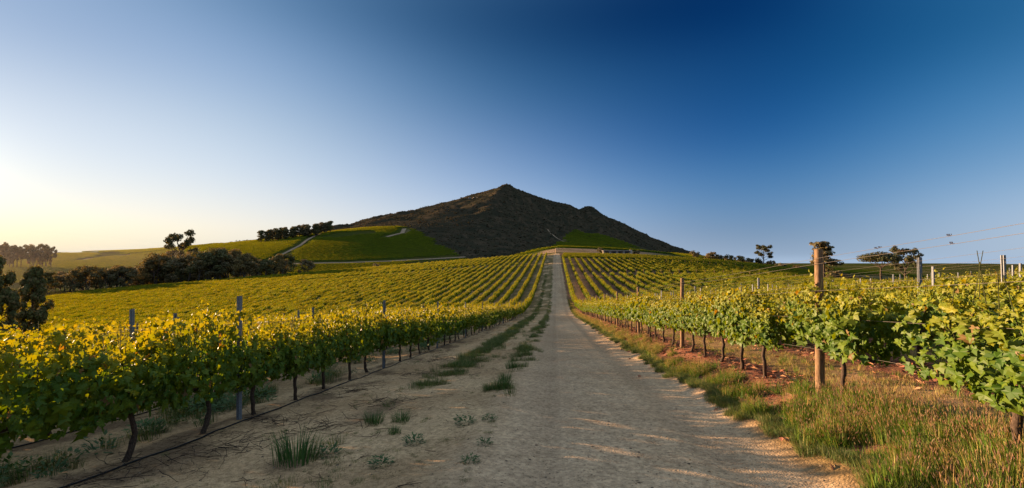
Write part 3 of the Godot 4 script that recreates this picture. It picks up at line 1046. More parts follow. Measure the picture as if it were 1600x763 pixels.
func build_litter() -> void:
	# dry prunings, bark flakes and small stones
	var tm := []
	for i in 4:
		rng.seed = 1000 + i
		var m := MB.new()
		var pts := []
		var rad := []
		var p := Vector3(-0.25, 0.012, 0)
		for q in 6:
			pts.append(p)
			rad.append(lerpf(0.007, 0.003, q / 5.0))
			p += Vector3(0.1, rng.randf_range(-0.006, 0.01), rng.randf_range(-0.045, 0.045))
		m.tube(pts, rad, 4, lin(0.11, 0.075, 0.055))
		if i > 1: m.tube([pts[2], pts[2] + Vector3(0.09, 0.02, 0.09), pts[2] + Vector3(0.15, 0.015, 0.17)], [0.004, 0.003, 0.002], 4, lin(0.11, 0.075, 0.055))
		tm.append(m.done())
	var fm := []
	for i in 3:
		rng.seed = 1010 + i
		var m := MB.new()
		m.smooth = false
		var c := [lin(0.33, 0.14, 0.09), lin(0.24, 0.105, 0.07), lin(0.40, 0.22, 0.13)][i] as Color
		m.quad(Vector3(-0.05, 0.005, -0.012), Vector3(0, 0.022, -0.018), Vector3(0.055, 0.01, 0.004), Vector3(0, 0.012, 0.02), c)
		m.quad(Vector3(-0.02, 0.012, 0.02), Vector3(0.03, 0.02, 0.03), Vector3(0.05, 0.005, 0.055), Vector3(-0.02, 0.004, 0.045), c * 0.8)
		fm.append(m.done())
	var sm_ := []
	for i in 3:
		rng.seed = 1020 + i
		var m := MB.new()
		var pts := [Vector3(0, -0.5, 0), Vector3(0, -0.3, 0), Vector3(0, 0.1, 0), Vector3(0, 0.38, 0), Vector3(0, 0.42, 0)]
		m.tube(pts, [0.4, 0.75, 0.8, 0.4, 0.1], 7, lin(0.36, 0.29, 0.22), 0.2, rng)
		sm_.append(m.done())
	var tw := [[], [], [], []]; var fl := [[], [], []]; var st := [[], [], []]
	rng.seed = 1234
	for i in 3400:
		var d := 2.5 + 32.0 * pow(rng.randf(), 1.6)
		var x := 0.0
		if rng.randf() < 0.62: x = L0 + rng.randfn(0.25, 0.55) - (ROW if rng.randf() < 0.3 else 0.0)
		else: x = rng.randf_range(-4.4, -1.2)
		if n1.get_noise_2d(x * 6 + 9, d * 6) < 0.1 and rng.randf() < 0.9: continue
		var s := rng.randf_range(0.15, 0.5)
		tw[i % 4].append(Transform3D(Basis(Vector3.UP, rng.randf() * TAU).scaled(Vector3.ONE * s), at(x, d, 0.0)))
	for pile in [[-2.9, 8.2], [-3.9, 5.6], [-4.2, 9.6], [-3.4, 11.8], [-4.4, 4.6], [-3.6, 15.0], [-2.6, 13.5], [-4.1, 7.1], [-3.2, 6.5]]:
		for i in 46:
			var x: float = pile[0] + rng.randfn(0, 0.32)
			var d: float = pile[1] + rng.randfn(0, 0.3)
			tw[i % 4].append(Transform3D(Basis.from_euler(Vector3(rng.randf_range(-0.15, 0.15), rng.randf() * TAU, rng.randf_range(-0.25, 0.25))).scaled(Vector3.ONE * rng.randf_range(0.25, 0.75)), at(x, d, 0.02)))
	for i in 3200:
		var d := 2.5 + 26.0 * pow(rng.randf(), 1.6)
		var r := rng.randi() % 6
		var x := R0 + ROW * r + rng.randfn(0, 0.4)
		if i % 5 == 0: tw[i % 4].append(Transform3D(Basis(Vector3.UP, rng.randf() * TAU).scaled(Vector3.ONE * rng.randf_range(0.5, 1.2)), at(x, d, 0.01)))
	for i in 15000:
		var d := 2.5 + 30.0 * pow(rng.randf(), 1.6)
		var r := rng.randi() % 7
		var x := R0 + ROW * r + rng.randfn(0, 0.42)
		var b := Basis.from_euler(Vector3(rng.randf_range(-0.5, 0.5), rng.randf() * TAU, rng.randf_range(-0.5, 0.5))).scaled(Vector3.ONE * rng.randf_range(0.5, 1.5))
		fl[i % 3].append(Transform3D(b, at(x, d, 0.005)))
	for i in 5200:
		var d := 2.2 + 22.0 * pow(rng.randf(), 2.0)
		var x := rng.randf_range(-4.8, 2.6)
		var s := 0.003 + 0.02 * pow(rng.randf(), 7)
		st[i % 3].append(Transform3D(Basis(Vector3.UP, rng.randf() * TAU).scaled(Vector3(s, s * 0.7, s)), at(x, d, 0.0)))
	for e in [["dry_prunings", tm, tw, M.bark, "thin dry vine prunings strewn on the ground under the rows", "twigs"], ["bark_litter", fm, fl, M.track, "reddish bark and dead leaf litter under the vines right of the road", "litter"], ["small_stones", sm_, st, M.soil, "small pale stones scattered on the sand road and verge", "gravel"]]:
		var h := Node3D.new()
		h.name = e[0]
		add_child(h)
		h.set_meta("kind", "stuff")
		tag(h, e[4], e[5])
		for i in e[1].size(): scatter(e[0] + "_pieces", e[1][i], e[3], e[2][i], [], h)

# ---------------------------------------------------------------- trees
func clump(m: MB, c: Vector3, r: Vector3, n: int, size: float, cols: Array) -> void:
	for i in n:
		var o := Vector3(rng.randfn(), rng.randfn(), rng.randfn()).normalized()
		var p := c + o * r * pow(rng.randf(), 0.4)
		var nn := (o + Vector3(rng.randf_range(-0.8, 0.8), rng.randf_range(-0.5, 0.9), rng.randf_range(-0.8, 0.8))).normalized()
		var t := nn.cross(Vector3(rng.randf_range(-1, 1), rng.randf_range(-1, 1), rng.randf_range(-1, 1))).normalized()
		var u := nn.cross(t)
		var s := size * rng.randf_range(0.6, 1.3)
		var col: Color = cols[rng.randi() % cols.size()] * 2.5 * rng.randf_range(0.75, 1.25)
		m.tri(p - t * s * 0.5 - u * s * 0.3, p + t * s * 0.5 - u * s * 0.2 + nn * s * 0.15, p + u * s * 0.6, col)
		m.tri(p - t * s * 0.5 - u * s * 0.3, p - u * s * 0.7 - nn * s * 0.15, p + t * s * 0.5 - u * s * 0.2 + nn * s * 0.15, col)

func tree_meshes(kind: String, seed_: int) -> Array:
	# [trunk with limbs, crown], about 1 tall
	rng.seed = seed_
	var t := MB.new()
	var m := MB.new()
	m.smooth = false
	var bark := lin(0.16, 0.12, 0.09)
	var dark := [lin(0.10, 0.095, 0.042), lin(0.14, 0.12, 0.055), lin(0.18, 0.14, 0.07)]
	var warm := [lin(0.07, 0.075, 0.03), lin(0.10, 0.085, 0.04), lin(0.05, 0.06, 0.02)]
	var hue := [Color(1, 1, 1), Color(1.35, 1.2, 1.0), Color(0.85, 1.0, 0.9), Color(1.2, 1.2, 1.35)][(seed_ / 37) % 4] as Color
	for i in 3: dark[i] = dark[i] * hue
	match kind:
		"gum":       # forest gum: tall pale stems, wide lumpy crown
			for s in 2:
				var b := Vector3(rng.randf_range(-0.06, 0.06), -0.03, rng.randf_range(-0.06, 0.06))
				var e := Vector3(rng.randf_range(-0.22, 0.22), 0.72, rng.randf_range(-0.2, 0.2))
				t.tube([b, b.lerp(e, 0.4) + Vector3(0.02, 0, 0), e], [0.022, 0.016, 0.006], 6, lin(0.22, 0.18, 0.15))
				for q in 3:
					var f := rng.randf_range(0.45, 0.85)
					var k := b.lerp(e, f)
					t.tube([k, k + Vector3(rng.randf_range(-0.2, 0.2), 0.14, rng.randf_range(-0.2, 0.2))], [0.009, 0.004], 5, lin(0.2, 0.16, 0.13))
			for i in 24:
				var a := rng.randf() * TAU
				var rr := 0.36 * sqrt(rng.randf())
				var y := rng.randf_range(0.2, 0.9) if i < 14 else rng.randf_range(0.55, 0.92)
				rr *= 1.0 - 0.6 * sm(0.7, 0.95, y)
				clump(m, Vector3(cos(a) * rr * (1.25 - y * 0.4), y, sin(a) * rr), Vector3(0.13, 0.09, 0.13) * rng.randf_range(0.7, 1.25), 130, 0.036, dark)
		"tallgum":   # open crown on forking limbs with sky between the clumps
			t.tube([Vector3(0, -0.03, 0), Vector3(0.01, 0.3, 0), Vector3(0.0, 0.55, 0.01)], [0.03, 0.022, 0.015], 7, bark)
			for i in 11:
				var a := i * 2.4
				var f := 0.35 + 0.045 * i
				var s := Vector3(0, f * 0.85, 0)
				var e := Vector3(cos(a) * 0.34, f + 0.12 + 0.1 * rng.randf(), sin(a) * 0.34) * Vector3(1.0 - f * 0.35, 1, 1.0 - f * 0.35)
				t.tube([s, s.lerp(e, 0.5) + Vector3(0, -0.02, 0), e], [0.012, 0.008, 0.004], 5, bark)
				clump(m, e, Vector3(0.13, 0.07, 0.13), 230, 0.032, warm)
				clump(m, e + Vector3(rng.randf_range(-0.1, 0.1), 0.06, rng.randf_range(-0.1, 0.1)), Vector3(0.08, 0.05, 0.08), 80, 0.028, warm)
			clump(m, Vector3(0, 0.95, 0), Vector3(0.1, 0.06, 0.1), 120, 0.03, warm)
		"column":    # tall oval tree with a ragged outline
			t.tube([Vector3(0, -0.03, 0), Vector3(0.01, 0.3, 0.0), Vector3(0, 0.85, 0)], [0.025, 0.018, 0.006], 7, bark)
			for i in 64:
				var y := rng.randf_range(0.08, 0.95)
				var a := rng.randf() * TAU
				var rr := 0.23 * sin(PI * clampf(0.18 + 0.78 * y, 0, 1)) * rng.randf_range(0.3, 1.05)
				var c := Vector3(cos(a) * rr, y, sin(a) * rr)
				t.tube([Vector3(0, y - 0.08, 0), c], [0.006, 0.003], 4, bark)
				clump(m, c, Vector3(0.06, 0.075, 0.06) * rng.randf_range(0.7, 1.3), 240, 0.027, [lin(0.12, 0.125, 0.045), lin(0.18, 0.14, 0.06), lin(0.09, 0.10, 0.035)])
		"pine":      # dark upright pine of the grove
			t.tube([Vector3(0, -0.03, 0), Vector3(0.005, 0.9, 0)], [0.022, 0.006], 6, bark)
			for i in 15:
				var y := rng.randf_range(0.28, 0.95)
				var a := rng.randf() * TAU
				var rr := 0.2 * (1.15 - y * 0.75) * rng.randf_range(0.4, 1.0)
				var c := Vector3(cos(a) * rr, y, sin(a) * rr)
				t.tube([Vector3(0, y - 0.04, 0), c], [0.007, 0.003], 4, bark)
				clump(m, c, Vector3(0.11, 0.07, 0.11) * rng.randf_range(0.8, 1.2), 150, 0.036, dark)
		"grove":     # close-grown pine, leafy almost to the ground
			t.tube([Vector3(0, -0.03, 0), Vector3(0.005, 0.9, 0)], [0.022, 0.006], 6, bark)
			for i in 26:
				var y := 0.22 + 0.72 * (i + rng.randf()) / 26.0
				var a := rng.randf() * TAU
				var rr := 0.15 * (1.2 - y * 0.7) * rng.randf_range(0.3, 1.0)
				var c := Vector3(cos(a) * rr, y, sin(a) * rr)
				t.tube([Vector3(0, y - 0.03, 0), c], [0.006, 0.003], 4, bark)
				clump(m, c, Vector3(0.08, 0.06, 0.08) * rng.randf_range(0.8, 1.2), 90, 0.034, dark)
		"umbrella":  # stone pine: bare forked trunk under a flat crown
			t.tube([Vector3(0, -0.03, 0), Vector3(0.02, 0.35, 0.0), Vector3(0.01, 0.55, 0)], [0.032, 0.026, 0.018], 7, bark)
			for i in 9:
				var a := i * 2.4
				var e := Vector3(cos(a) * 0.36, 0.72 + 0.05 * rng.randf(), sin(a) * 0.36) * Vector3(0.35 + 0.65 * sqrt(i / 8.0), 1, 0.35 + 0.65 * sqrt(i / 8.0))
				t.tube([Vector3(0.01, 0.52, 0), e * Vector3(0.5, 0.87, 0.5), e], [0.013, 0.009, 0.004], 5, bark)
				clump(m, e + Vector3(0, 0.06, 0), Vector3(0.22, 0.11, 0.22), 420, 0.034, warm)
			clump(m, Vector3(0, 0.88, 0), Vector3(0.28, 0.1, 0.28), 600, 0.034, warm)
		"bush":
			for i in 4: t.tube([Vector3(0, -0.05, 0), Vector3(rng.randf_range(-0.4, 0.4), 0.5, rng.randf_range(-0.4, 0.4))], [0.03, 0.012], 5, bark)
			for i in 13:
				var a := rng.randf() * TAU
				var rr := 0.5 * sqrt(rng.randf())
				clump(m, Vector3(cos(a) * rr, rng.randf_range(0.2, 0.75), sin(a) * rr), Vector3(0.25, 0.2, 0.25) * rng.randf_range(0.7, 1.2), 90, 0.075, dark)
	return [t.done(), m.done()]

var tree_kinds := {}
func tree(kind: String, called: String, label: String, x: float, d: float, tall: float, wide := 1.0, group := "", variant := 0) -> void:
	var key := "%s%d" % [kind, variant]
	if not tree_kinds.has(key): tree_kinds[key] = tree_meshes(kind, 1500 + variant * 37 + kind.length() * 101)
	var y := land(x, d) - 0.1
	var o := thing(called, label, "bush" if kind == "bush" else "tree", Vector3(x, y, -d), x * 3.7 + d, group)
	var a := part("trunk", tree_kinds[key][0], M.bark, o)
	var b := part("crown", tree_kinds[key][1], M.tree, o, "stuff")
	a.scale = Vector3(tall * wide, tall, tall * wide)
	b.scale = a.scale

func ray(px: float, d: float) -> float:
	# sideways place of something seen at column px of the photograph, d metres down the road
	return tan(atan((px - 800.0) / 760.0) - deg_to_rad(5.1)) * d

func build_trees() -> void:
	tree("column", "columnar_tree", "ragged oval tree standing alone at the left end of the vineyard", ray(53, 98), 98, 15.5, 0.82)
	tree("column", "columnar_tree", "large oval tree cut by the picture's left edge", ray(-2, 86), 86, 17.5, 0.8, "", 1)
	rng.seed = 4242
	# the wood in the gully
	var k := 0
	var list := []
	for i in 58:
		var px := 70.0 + 375.0 * (i + rng.randf_range(-0.3, 0.3)) / 57.0
		var d := rng.randf_range(270, 320) - 40.0 * sm(250, 60, px)
		list.append([px, d, rng.randf_range(13, 23) * (0.85 if px > 380 else 1.0) * lerpf(0.68, 1.0, sm(150, 260, px)), rng.randf_range(0.85, 1.2)])
	for e in list:
		k += 1
		tree("gum", "gum_tree", "%s tree from the left in the dark gully wood behind the vines" % ordinal(k), ray(e[0], e[1]), e[1], e[2], e[3], "trees of the gully wood", k % 4)
	# trees that rise above the wood
	tree("tallgum", "tall_tree", "tallest open-crowned tree rising above the gully wood", ray(281, 385), 385, 36, 0.85)
	tree("pine", "pine_tree", "small dark pine above the gully wood right of the tallest tree", ray(347, 385), 385, 25, 1.0)
	tree("gum", "low_tree", "low round tree on the ridge between tallest tree and small pine", ray(304, 390), 390, 22, 0.8, "", 2)
	tree("gum", "low_tree", "low tree on the ridge just left of the tallest tree", ray(262, 392), 392, 21, 0.8, "", 1)
	tree("gum", "round_tree", "round brown-green tree below the far track junction", ray(478, 330), 330, 15, 1.0, "", 3)
	tree("bush", "field_bush", "lone bush in the green far field under the track", ray(590, 392), 392, 8, 0.7)
	# grove on the hill
	for i in 34:
		var px := 417 + 94.0 * i / 33.0
		tree("grove", "grove_pine", "%s pine from the left in the dense grove on the hill" % ordinal(i + 1), ray(px, 585) + rng.randf_range(-2, 2), 585 + rng.randf_range(-14, 10), rng.randf_range(14.5, 16.5), 1.75, "pines of the hilltop grove", i % 3)
	# avenue of gums on the far left ridge
	for i in 17:
		var px := -6 + 96.0 * i / 16.0
		tree("tallgum" if i % 3 else "gum", "ridge_gum", "%s gum from the left in the avenue on the far ridge" % ordinal(i + 1), ray(px, 430) + rng.randf_range(-3, 3), 430 + rng.randf_range(-8, 8), rng.randf_range(17, 24), 0.62, "gums of the far avenue", i % 2)
	# right
	tree("tallgum", "tall_tree", "open-crowned tree on the right skyline beside a row of bushes", ray(1193, 330), 330, 14, 1.0, "", 1)
	tree("pine", "pine_tree", "dark spreading pine half hidden behind the large wooden post", ray(1287, 150), 150, 12, 1.6, "", 1)
	tree("umbrella", "umbrella_pine", "flat-crowned pine on the right skyline beyond the vines", ray(1377, 120), 120, 8.5, 1.0)
	tree("tallgum", "skyline_tree", "pointed loose tree just right of the flat-crowned pine", ray(1414, 125), 125, 9.5, 0.85, "", 2)
	var bs := [[940, 345, 4], [1085, 340, 6], [1112, 342, 7], [1122, 344, 6], [1140, 335, 6], [1155, 330, 6.5], [1168, 330, 6], [1182, 328, 6], [1205, 322, 6], [1220, 315, 5.5], [1238, 330, 4], [1246, 300, 5], [1254, 300, 5]]
	for i in bs.size():
		tree("bush", "hill_bush", "%s dark bush from the left along the right hill slope" % ordinal(i + 1), ray(bs[i][0], bs[i][1]), bs[i][1], bs[i][2], 1.0, "bushes along the right hill slope", i % 3)
	for i in 5:
		tree("bush", "skyline_bush", "%s low dark bush from the left on the skyline right of the wooden post" % ordinal(i + 1), ray(1300 + i * 9, 150), 150, 4.5 - 0.4 * i, 1.0, "skyline bushes right of the wooden post", i % 3)
	for i in 6:
		tree("bush", "gully_bush", "%s low bush from the left at the right foot of the wood" % ordinal(i + 1), ray(410 + i * 11.0, 318), 318, rng.randf_range(4, 6.5), 1.0, "bushes at the right foot of the wood", i % 3)

func build_haze() -> void:
	# thin evening haze lying over the gully wood and the low ground behind it
	var f := FogVolume.new()
	f.name = "gully_haze"
	f.shape = RenderingServer.FOG_VOLUME_SHAPE_ELLIPSOID
	f.size = Vector3(600, 75, 360)
	f.position = Vector3(-535, -14, -330)
	var m := FogMaterial.new()
	m.density = 0.00028
	m.albedo = Color(1.0, 0.93, 0.86)
	f.material = m
	f.set_meta("kind", "stuff")
	tag(f, "thin warm evening haze over the gully wood", "haze")
	add_child(f)

func build_shed() -> void:
	# long low farm shed on the bare ground behind the upper block
	var d := 296.0
	var x := ray(963, d)
	var y := land(x, d)
	var o := thing("farm_shed", "long low farm shed on the bare ground right of the road's crest", "shed", Vector3(x, y, -d), 0.06)
	var w := MB.new()
	w.box(Vector3(0, 1.0, 0), Vector3(16, 2.6, 5), lin(0.30, 0.26, 0.22))
	part("wall", w.done(), M.track, o)
	var r := MB.new()
	r.box(Vector3(0, 2.42, 0), Vector3(16.8, 0.18, 6.2), lin(0.45, 0.42, 0.38))
	part("roof", r.done(), M.track, o)
	for i in 4:
		var q := MB.new()
		q.box(Vector3(-6 + i * 4.0, 0.95, 2.56), Vector3(2.6, 1.9, 0.1), lin(0.05, 0.05, 0.05))
		part("door", q.done(), M.track, o)
	var p := MB.new()
	p.box(Vector3(8.6, 1.2, 0.6), Vector3(1.2, 3.0, 1.2), lin(0.55, 0.46, 0.36))
	part("pillar", p.done(), M.track, o)  # pale pillar standing past the right end of the wall
	tree("bush", "shed_bush", "round bush at the right end of the farm shed", x + 11.5, d, 4.2, 0.9)
	tree("bush", "shed_bush", "small bush at the left end of the farm shed", x - 10, d, 3.4, 0.8, "", 1)

func build_far() -> void:
	# tracks on the far slopes
	ribbon("dirt_track", [Vector2(-84, 452), Vector2(-112, 440), Vector2(-150, 430), Vector2(-190, 425), Vector2(-235, 425), Vector2(-262, 430), Vector2(-290, 440)], 4.0, M.track)
	ribbon("dirt_track", [Vector2(-262, 430), Vector2(-275, 470), Vector2(-278, 510), Vector2(-292, 560), Vector2(-300, 600)], 4.0, M.track)
	ribbon("dirt_track", [Vector2(-187, 590), Vector2(-180, 560), Vector2(-190, 535)], 5.0, M.track)
	ribbon("dirt_track", [Vector2(-430, 620), Vector2(-470, 560), Vector2(-520, 500), Vector2(-512, 485)], 4.5, M.track)
	ribbon("dirt_track", [Vector2(12, 660), Vector2(-2, 700), Vector2(-12, 735)], 1.6, M.track)
	# rows of vines on the far slopes
	rng.seed = 31
	var h := Node3D.new()
	h.name = "far_vine_rows"
	add_child(h)
	h.set_meta("kind", "stuff")
	tag(h, "rows of vines covering the distant hill fields below the mountain", "vineyard")
	var xf := [[], []]
	var cs := [[], []]
	var dd := 345.0
	while dd < 760:
		var x := -640.0
		while x < 240:
			x += 4.6
			var px := x + rng.randf_range(-0.6, 0.6)
			var skip := is_mountain(px, dd) or on_track(px, dd)
			if px > -60 and dd < 420 and px < 95: skip = true
			if n2.get_noise_2d(px * 0.6 + 77, dd * 0.6) > 0.38: skip = true
			if skip: continue
			var g := rng.randf_range(0.95, 1.3)
			var b := Basis(Vector3.UP, PI / 2).scaled(Vector3(2.1, 1.25, 1.2))
			xf[rng.randi() % 2].append(Transform3D(b, Vector3(px, land(px, dd), -dd)))
			cs[0].append(Color(g, g, g))
		dd += 3.4
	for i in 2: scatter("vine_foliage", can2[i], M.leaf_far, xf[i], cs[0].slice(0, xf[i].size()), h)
	# scrub on the mountain
	var bm := []
	for i in 3:
		rng.seed = 2000 + i
		var m := MB.new()
		m.smooth = false
		for q in 5:
			clump(m, Vector3(rng.randf_range(-0.5, 0.5), rng.randf_range(0.05, 0.4), rng.randf_range(-0.5, 0.5)), Vector3(0.4, 0.3, 0.4), 26, 0.3, [lin(0.045, 0.05, 0.03), lin(0.065, 0.065, 0.038), lin(0.12, 0.09, 0.05)])
		bm.append(m.done())
	var bx := [[], [], []]
	var bc := [[], [], []]
	rng.seed = 55
	for i in 30000:
		var x := rng.randf_range(-690, 320)
		var d := rng.randf_range(430, 1130)
		if not is_mountain(x, d) or n1.get_noise_2d(x * 1.5, d * 1.5) < -0.2: continue
		var s := rng.randf_range(0.6, 1.7) + 1.6 * pow(rng.randf(), 8)
		var g := rng.randf_range(0.7, 1.2)
		bx[i % 3].append(Transform3D(Basis(Vector3.UP, rng.randf() * TAU).scaled(Vector3(s, s * 0.8, s)), Vector3(x, land(x, d) - 0.1, -d)))
		bc[i % 3].append(Color(g * rng.randf_range(0.95, 1.2), g, g))
	var hs := Node3D.new()
	hs.name = "mountain_scrub"
	add_child(hs)
	hs.set_meta("kind", "stuff")
	tag(hs, "low dark scrub covering the slopes of the mountain", "scrub")
	for i in 3: scatter("scrub_bushes", bm[i], M.tree, bx[i], bc[i], hs)
	# pale rocks near the top
	for i in 9:
		rng.seed = 2100 + i
		var m := MB.new()
		m.tube([Vector3(0, -0.6, 0), Vector3(0.05, 0, 0), Vector3(0.1, 0.5, 0.05), Vector3(0, 0.8, 0), Vector3(0, 0.85, 0)], [0.9, 1.0, 0.8, 0.4, 0.1], 7, lin(0.22, 0.20, 0.185), 0.3, rng)
		var spot: Vector2 = [Vector2(-168, 945), Vector2(-162, 950), Vector2(-158, 940), Vector2(-166, 930), Vector2(-110, 1098), Vector2(-103, 1100), Vector2(-116, 1100), Vector2(66, 1098), Vector2(-154, 954)][i]
		var o := thing("pale_boulder", ["largest pale rock of the outcrop below the summit", "pale rock just right of the largest in the outcrop", "small pale rock low in the outcrop below the summit", "lowest pale rock of the outcrop below the summit", "middle rock on the mountain summit", "rock right of the middle one on the summit", "rock at the left edge of the summit", "rock on the mountain's right shoulder", "rightmost pale rock of the outcrop below the summit"][i], "rock", Vector3(spot.x, land(spot.x, spot.y), -spot.y), i, "pale rocks of the mountain")
		var b := part("rock", m.done(), M.track, o)
		b.scale = Vector3.ONE * ([4.5, 4, 3.5, 3, 2.6, 2, 2, 2, 3][i] as float)
	# faint ranges on the horizon
	for i in 2:
		var m := MB.new()
		m.smooth = false
		var d0 := 2300.0 + 300 * i
		var old := []
		for q in 41:
			var t := q / 40.0
			var px := lerpf(-400, 420, t)
			var x := ray(px, d0)
			var top := -24.0 + 48.0 * exp(-pow((px - (100 if i == 0 else 175)) / (60.0 if i == 0 else 90.0), 2)) + 20 * n2.get_noise_1d(px * 0.7 + i * 90) + 14 * exp(-pow((px + 250) / 150.0, 2))
			var row := [Vector3(x, -70, -d0 + 350), Vector3(x, top, -d0), Vector3(x, -70, -d0 - 350)]
			if old:
				for e in 2: m.quad(old[e], old[e + 1], row[e + 1], row[e], lin(0.10, 0.10, 0.08))
			old = row
		structure("distant_hills", m.done(), M.track)

# ---------------------------------------------------------------- sky
const SKY_A := [0.0, 13.0, 32.0, 60.0, 88.0, 106.0, 140.0, 180.0]
const SKY_E := [0.0, 3.0, 8.0, 13.0, 20.0, 28.0, 45.0, 90.0]
func make_sky() -> PanoramaSkyMaterial:
	var S := [  # sky overhead and opposite the sun brightened as added fill for shaded ground
		[Color8(255, 206, 112), Color8(255, 228, 158), Color8(232, 216, 184), Color8(185, 189, 199), Color8(124, 141, 162), Color8(156, 171, 187), Color8(212, 198, 192), Color8(230, 208, 192)],
		[Color8(255, 240, 196), Color8(250, 240, 212), Color8(226, 221, 208), Color8(174, 188, 206), Color8(104, 133, 164), Color8(149, 172, 196), Color8(208, 204, 205), Color8(222, 210, 202)],
		[Color8(236, 238, 234), Color8(216, 222, 226), Color8(196, 207, 217), Color8(133, 159, 192), Color8(66, 112, 158), Color8(102, 143, 181), Color8(150, 174, 200), Color8(168, 184, 204)],
		[Color8(204, 214, 226), Color8(190, 202, 217), Color8(170, 188, 207), Color8(96, 129, 170), Color8(31, 83, 137), Color8(64, 118, 164), Color8(98, 136, 178), Color8(110, 144, 182)],
		[Color8(164, 184, 210), Color8(142, 164, 194), Color8(129, 156, 189), Color8(52, 93, 135), Color8(14, 62, 112), Color8(29, 87, 133), Color8(90, 130, 172), Color8(106, 142, 180)],
		[Color8(166, 188, 210), Color8(139, 163, 190), Color8(89, 123, 159), Color8(29, 66, 106), Color8(6, 44, 91), Color8(48, 100, 145), Color8(140, 168, 196), Color8(158, 180, 202)],
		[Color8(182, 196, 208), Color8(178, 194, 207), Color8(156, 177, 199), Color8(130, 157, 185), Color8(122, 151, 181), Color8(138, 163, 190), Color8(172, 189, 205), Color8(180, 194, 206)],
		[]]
	for i in 8: S[7].append(Color8(178, 192, 205))  # zenith raised as well, for the same fill
	var w := 720
	var h := 360
	var im := Image.create(w, h, false, Image.FORMAT_RGBF)
	for j in h:
		var el := 90.0 - (j + 0.5) / h * 180.0
		var e := maxf(el, 0.0)
		var ei := 0
		while e > SKY_E[ei + 1] and ei < 6: ei += 1
		var et := clampf((e - SKY_E[ei]) / (SKY_E[ei + 1] - SKY_E[ei]), 0, 1)
		# colours of this height at every table azimuth, read smoothly upwards
		var rowc := []
		for a in 8:
			var c0: Color = S[maxi(ei - 1, 0)][a]; var c1: Color = S[ei][a]; var c2: Color = S[ei + 1][a]; var c3: Color = S[mini(ei + 2, 7)][a]
			rowc.append(cub(c0, c1, c2, c3, SKY_E[maxi(ei - 1, 0)], SKY_E[ei], SKY_E[ei + 1], SKY_E[mini(ei + 2, 7)], et))
		for i in w:
			var az := (i + 0.5) / w * 360.0
			var da := absf(fposmod(az - SUN_AZ + 180.0, 360.0) - 180.0)
			var ai := 0
			while da > SKY_A[ai + 1] and ai < 6: ai += 1
			var t := clampf((da - SKY_A[ai]) / (SKY_A[ai + 1] - SKY_A[ai]), 0, 1)
			var c := cub(rowc[maxi(ai - 1, 0)], rowc[ai], rowc[ai + 1], rowc[mini(ai + 2, 7)], SKY_A[maxi(ai - 1, 0)], SKY_A[ai], SKY_A[ai + 1], SKY_A[mini(ai + 2, 7)], t)
			c = Color(maxf(c.r, 0), maxf(c.g, 0), maxf(c.b, 0)).srgb_to_linear()
			# the glow round the sun
			var g := sqrt(da * da + (el - SUN_EL) * (el - SUN_EL) * 1.8)
			c += Color(1.0, 0.82, 0.5) * 1.6 * exp(-pow(g / 6.0, 2)) 
			if el < 0: c = Color8(150, 170, 194).srgb_to_linear()
			im.set_pixel(i, j, c)
	# even out the table's steps
	im = smoothed(smoothed(im, 12, 3), 12, 3)
	var m := PanoramaSkyMaterial.new()
	m.panorama = ImageTexture.create_from_image(im)
	return m

func smoothed(im: Image, rx: int, ry: int) -> Image:
	var w := im.get_width()
	var h := im.get_height()
	var a := PackedFloat32Array(im.get_data().to_float32_array())
	var b := PackedFloat32Array(); b.resize(a.size())
	for k in 3:
		for j in h:
			var sum := 0.0
			for q in range(-rx, rx + 1): sum += a[(j * w + posmod(q, w)) * 3 + k]
			for i in w:
				b[(j * w + i) * 3 + k] = sum / (2 * rx + 1)
				sum += a[(j * w + (i + rx + 1) % w) * 3 + k] - a[(j * w + posmod(i - rx, w)) * 3 + k]
		for i in w:
			var sum := 0.0
			for q in range(-ry, ry + 1): sum += b[(clampi(q, 0, h - 1) * w + i) * 3 + k]
			for j in h:
				a[(j * w + i) * 3 + k] = sum / (2 * ry + 1)
				sum += b[(mini(j + ry + 1, h - 1) * w + i) * 3 + k] - b[(maxi(j - ry, 0) * w + i) * 3 + k]
	return Image.create_from_data(w, h, false, Image.FORMAT_RGBF, a.to_byte_array())

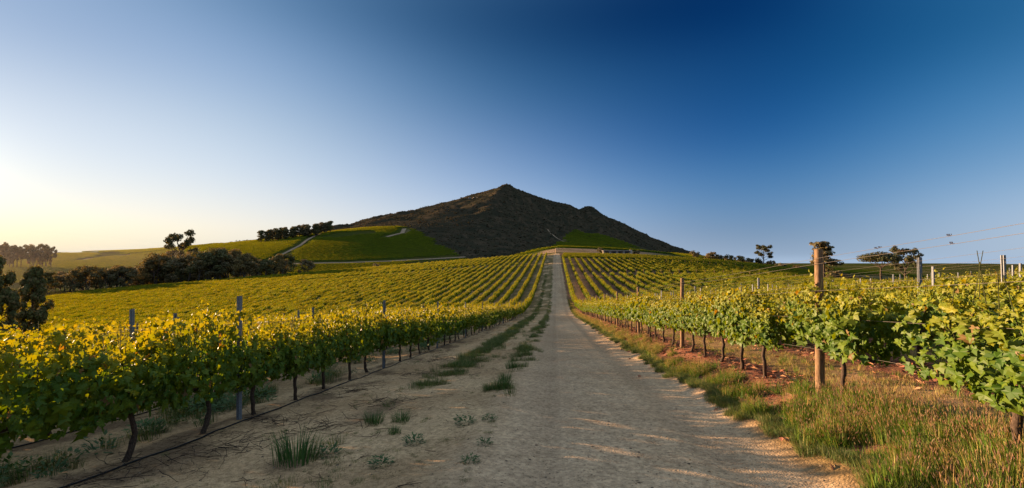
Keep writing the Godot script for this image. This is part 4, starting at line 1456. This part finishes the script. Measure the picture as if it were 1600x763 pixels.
func cub(c0: Color, c1: Color, c2: Color, c3: Color, x0: float, x1: float, x2: float, x3: float, t: float) -> Color:
	var h := x2 - x1
	var m1 := (c2 - c0) * (h / maxf(x2 - x0, 0.001)) if x0 < x1 else Color(0, 0, 0, 0)
	var m2 := (c3 - c1) * (h / maxf(x3 - x1, 0.001)) if x3 > x2 else Color(0, 0, 0, 0)
	var t2 := t * t
	var t3 := t2 * t
	return c1 * (2 * t3 - 3 * t2 + 1) + m1 * (t3 - 2 * t2 + t) + c2 * (-2 * t3 + 3 * t2) + m2 * (t3 - t2)

func _ready() -> void:
	var cam := Camera3D.new()
	cam.name = "camera"
	cam.fov = 53.3
	cam.near = 0.05
	cam.far = 20000.0
	cam.rotation = Vector3(deg_to_rad(1.54), deg_to_rad(5.1), 0)
	add_child(cam)
	cam.current = true
	var env := Environment.new()
	env.background_mode = Environment.BG_SKY
	env.sky = Sky.new()
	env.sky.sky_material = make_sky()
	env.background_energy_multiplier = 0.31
	env.tonemap_mode = Environment.TONE_MAPPER_LINEAR
	env.tonemap_exposure = 4.0
	env.volumetric_fog_enabled = true      # only the mist bank in the gully
	env.volumetric_fog_density = 0.0
	env.sdfgi_enabled = true
	env.ssao_enabled = true
	env.ssil_enabled = true
	var we := WorldEnvironment.new()
	we.name = "environment"
	we.environment = env
	add_child(we)
	var sun := DirectionalLight3D.new()
	sun.name = "sun"
	sun.light_energy = 1.6
	sun.light_color = Color(1.0, 0.65, 0.36).linear_to_srgb()
	sun.light_angular_distance = 0.6
	sun.shadow_enabled = true
	sun.rotation = Vector3(deg_to_rad(-SUN_EL), deg_to_rad(180.0 - SUN_AZ), 0)
	add_child(sun)

	n1.noise_type = FastNoiseLite.TYPE_SIMPLEX_SMOOTH
	n1.frequency = 0.1
	n1.fractal_octaves = 3
	n1.seed = 12
	n2.noise_type = FastNoiseLite.TYPE_SIMPLEX_SMOOTH
	n2.frequency = 0.01
	n2.fractal_octaves = 4
	n2.seed = 5
	make_tables()
	make_materials()
	build_ground()
	build_vines()
	build_posts()
	build_grass()
	build_litter()
	build_trees()
	build_far()
	build_shed()
	build_haze()
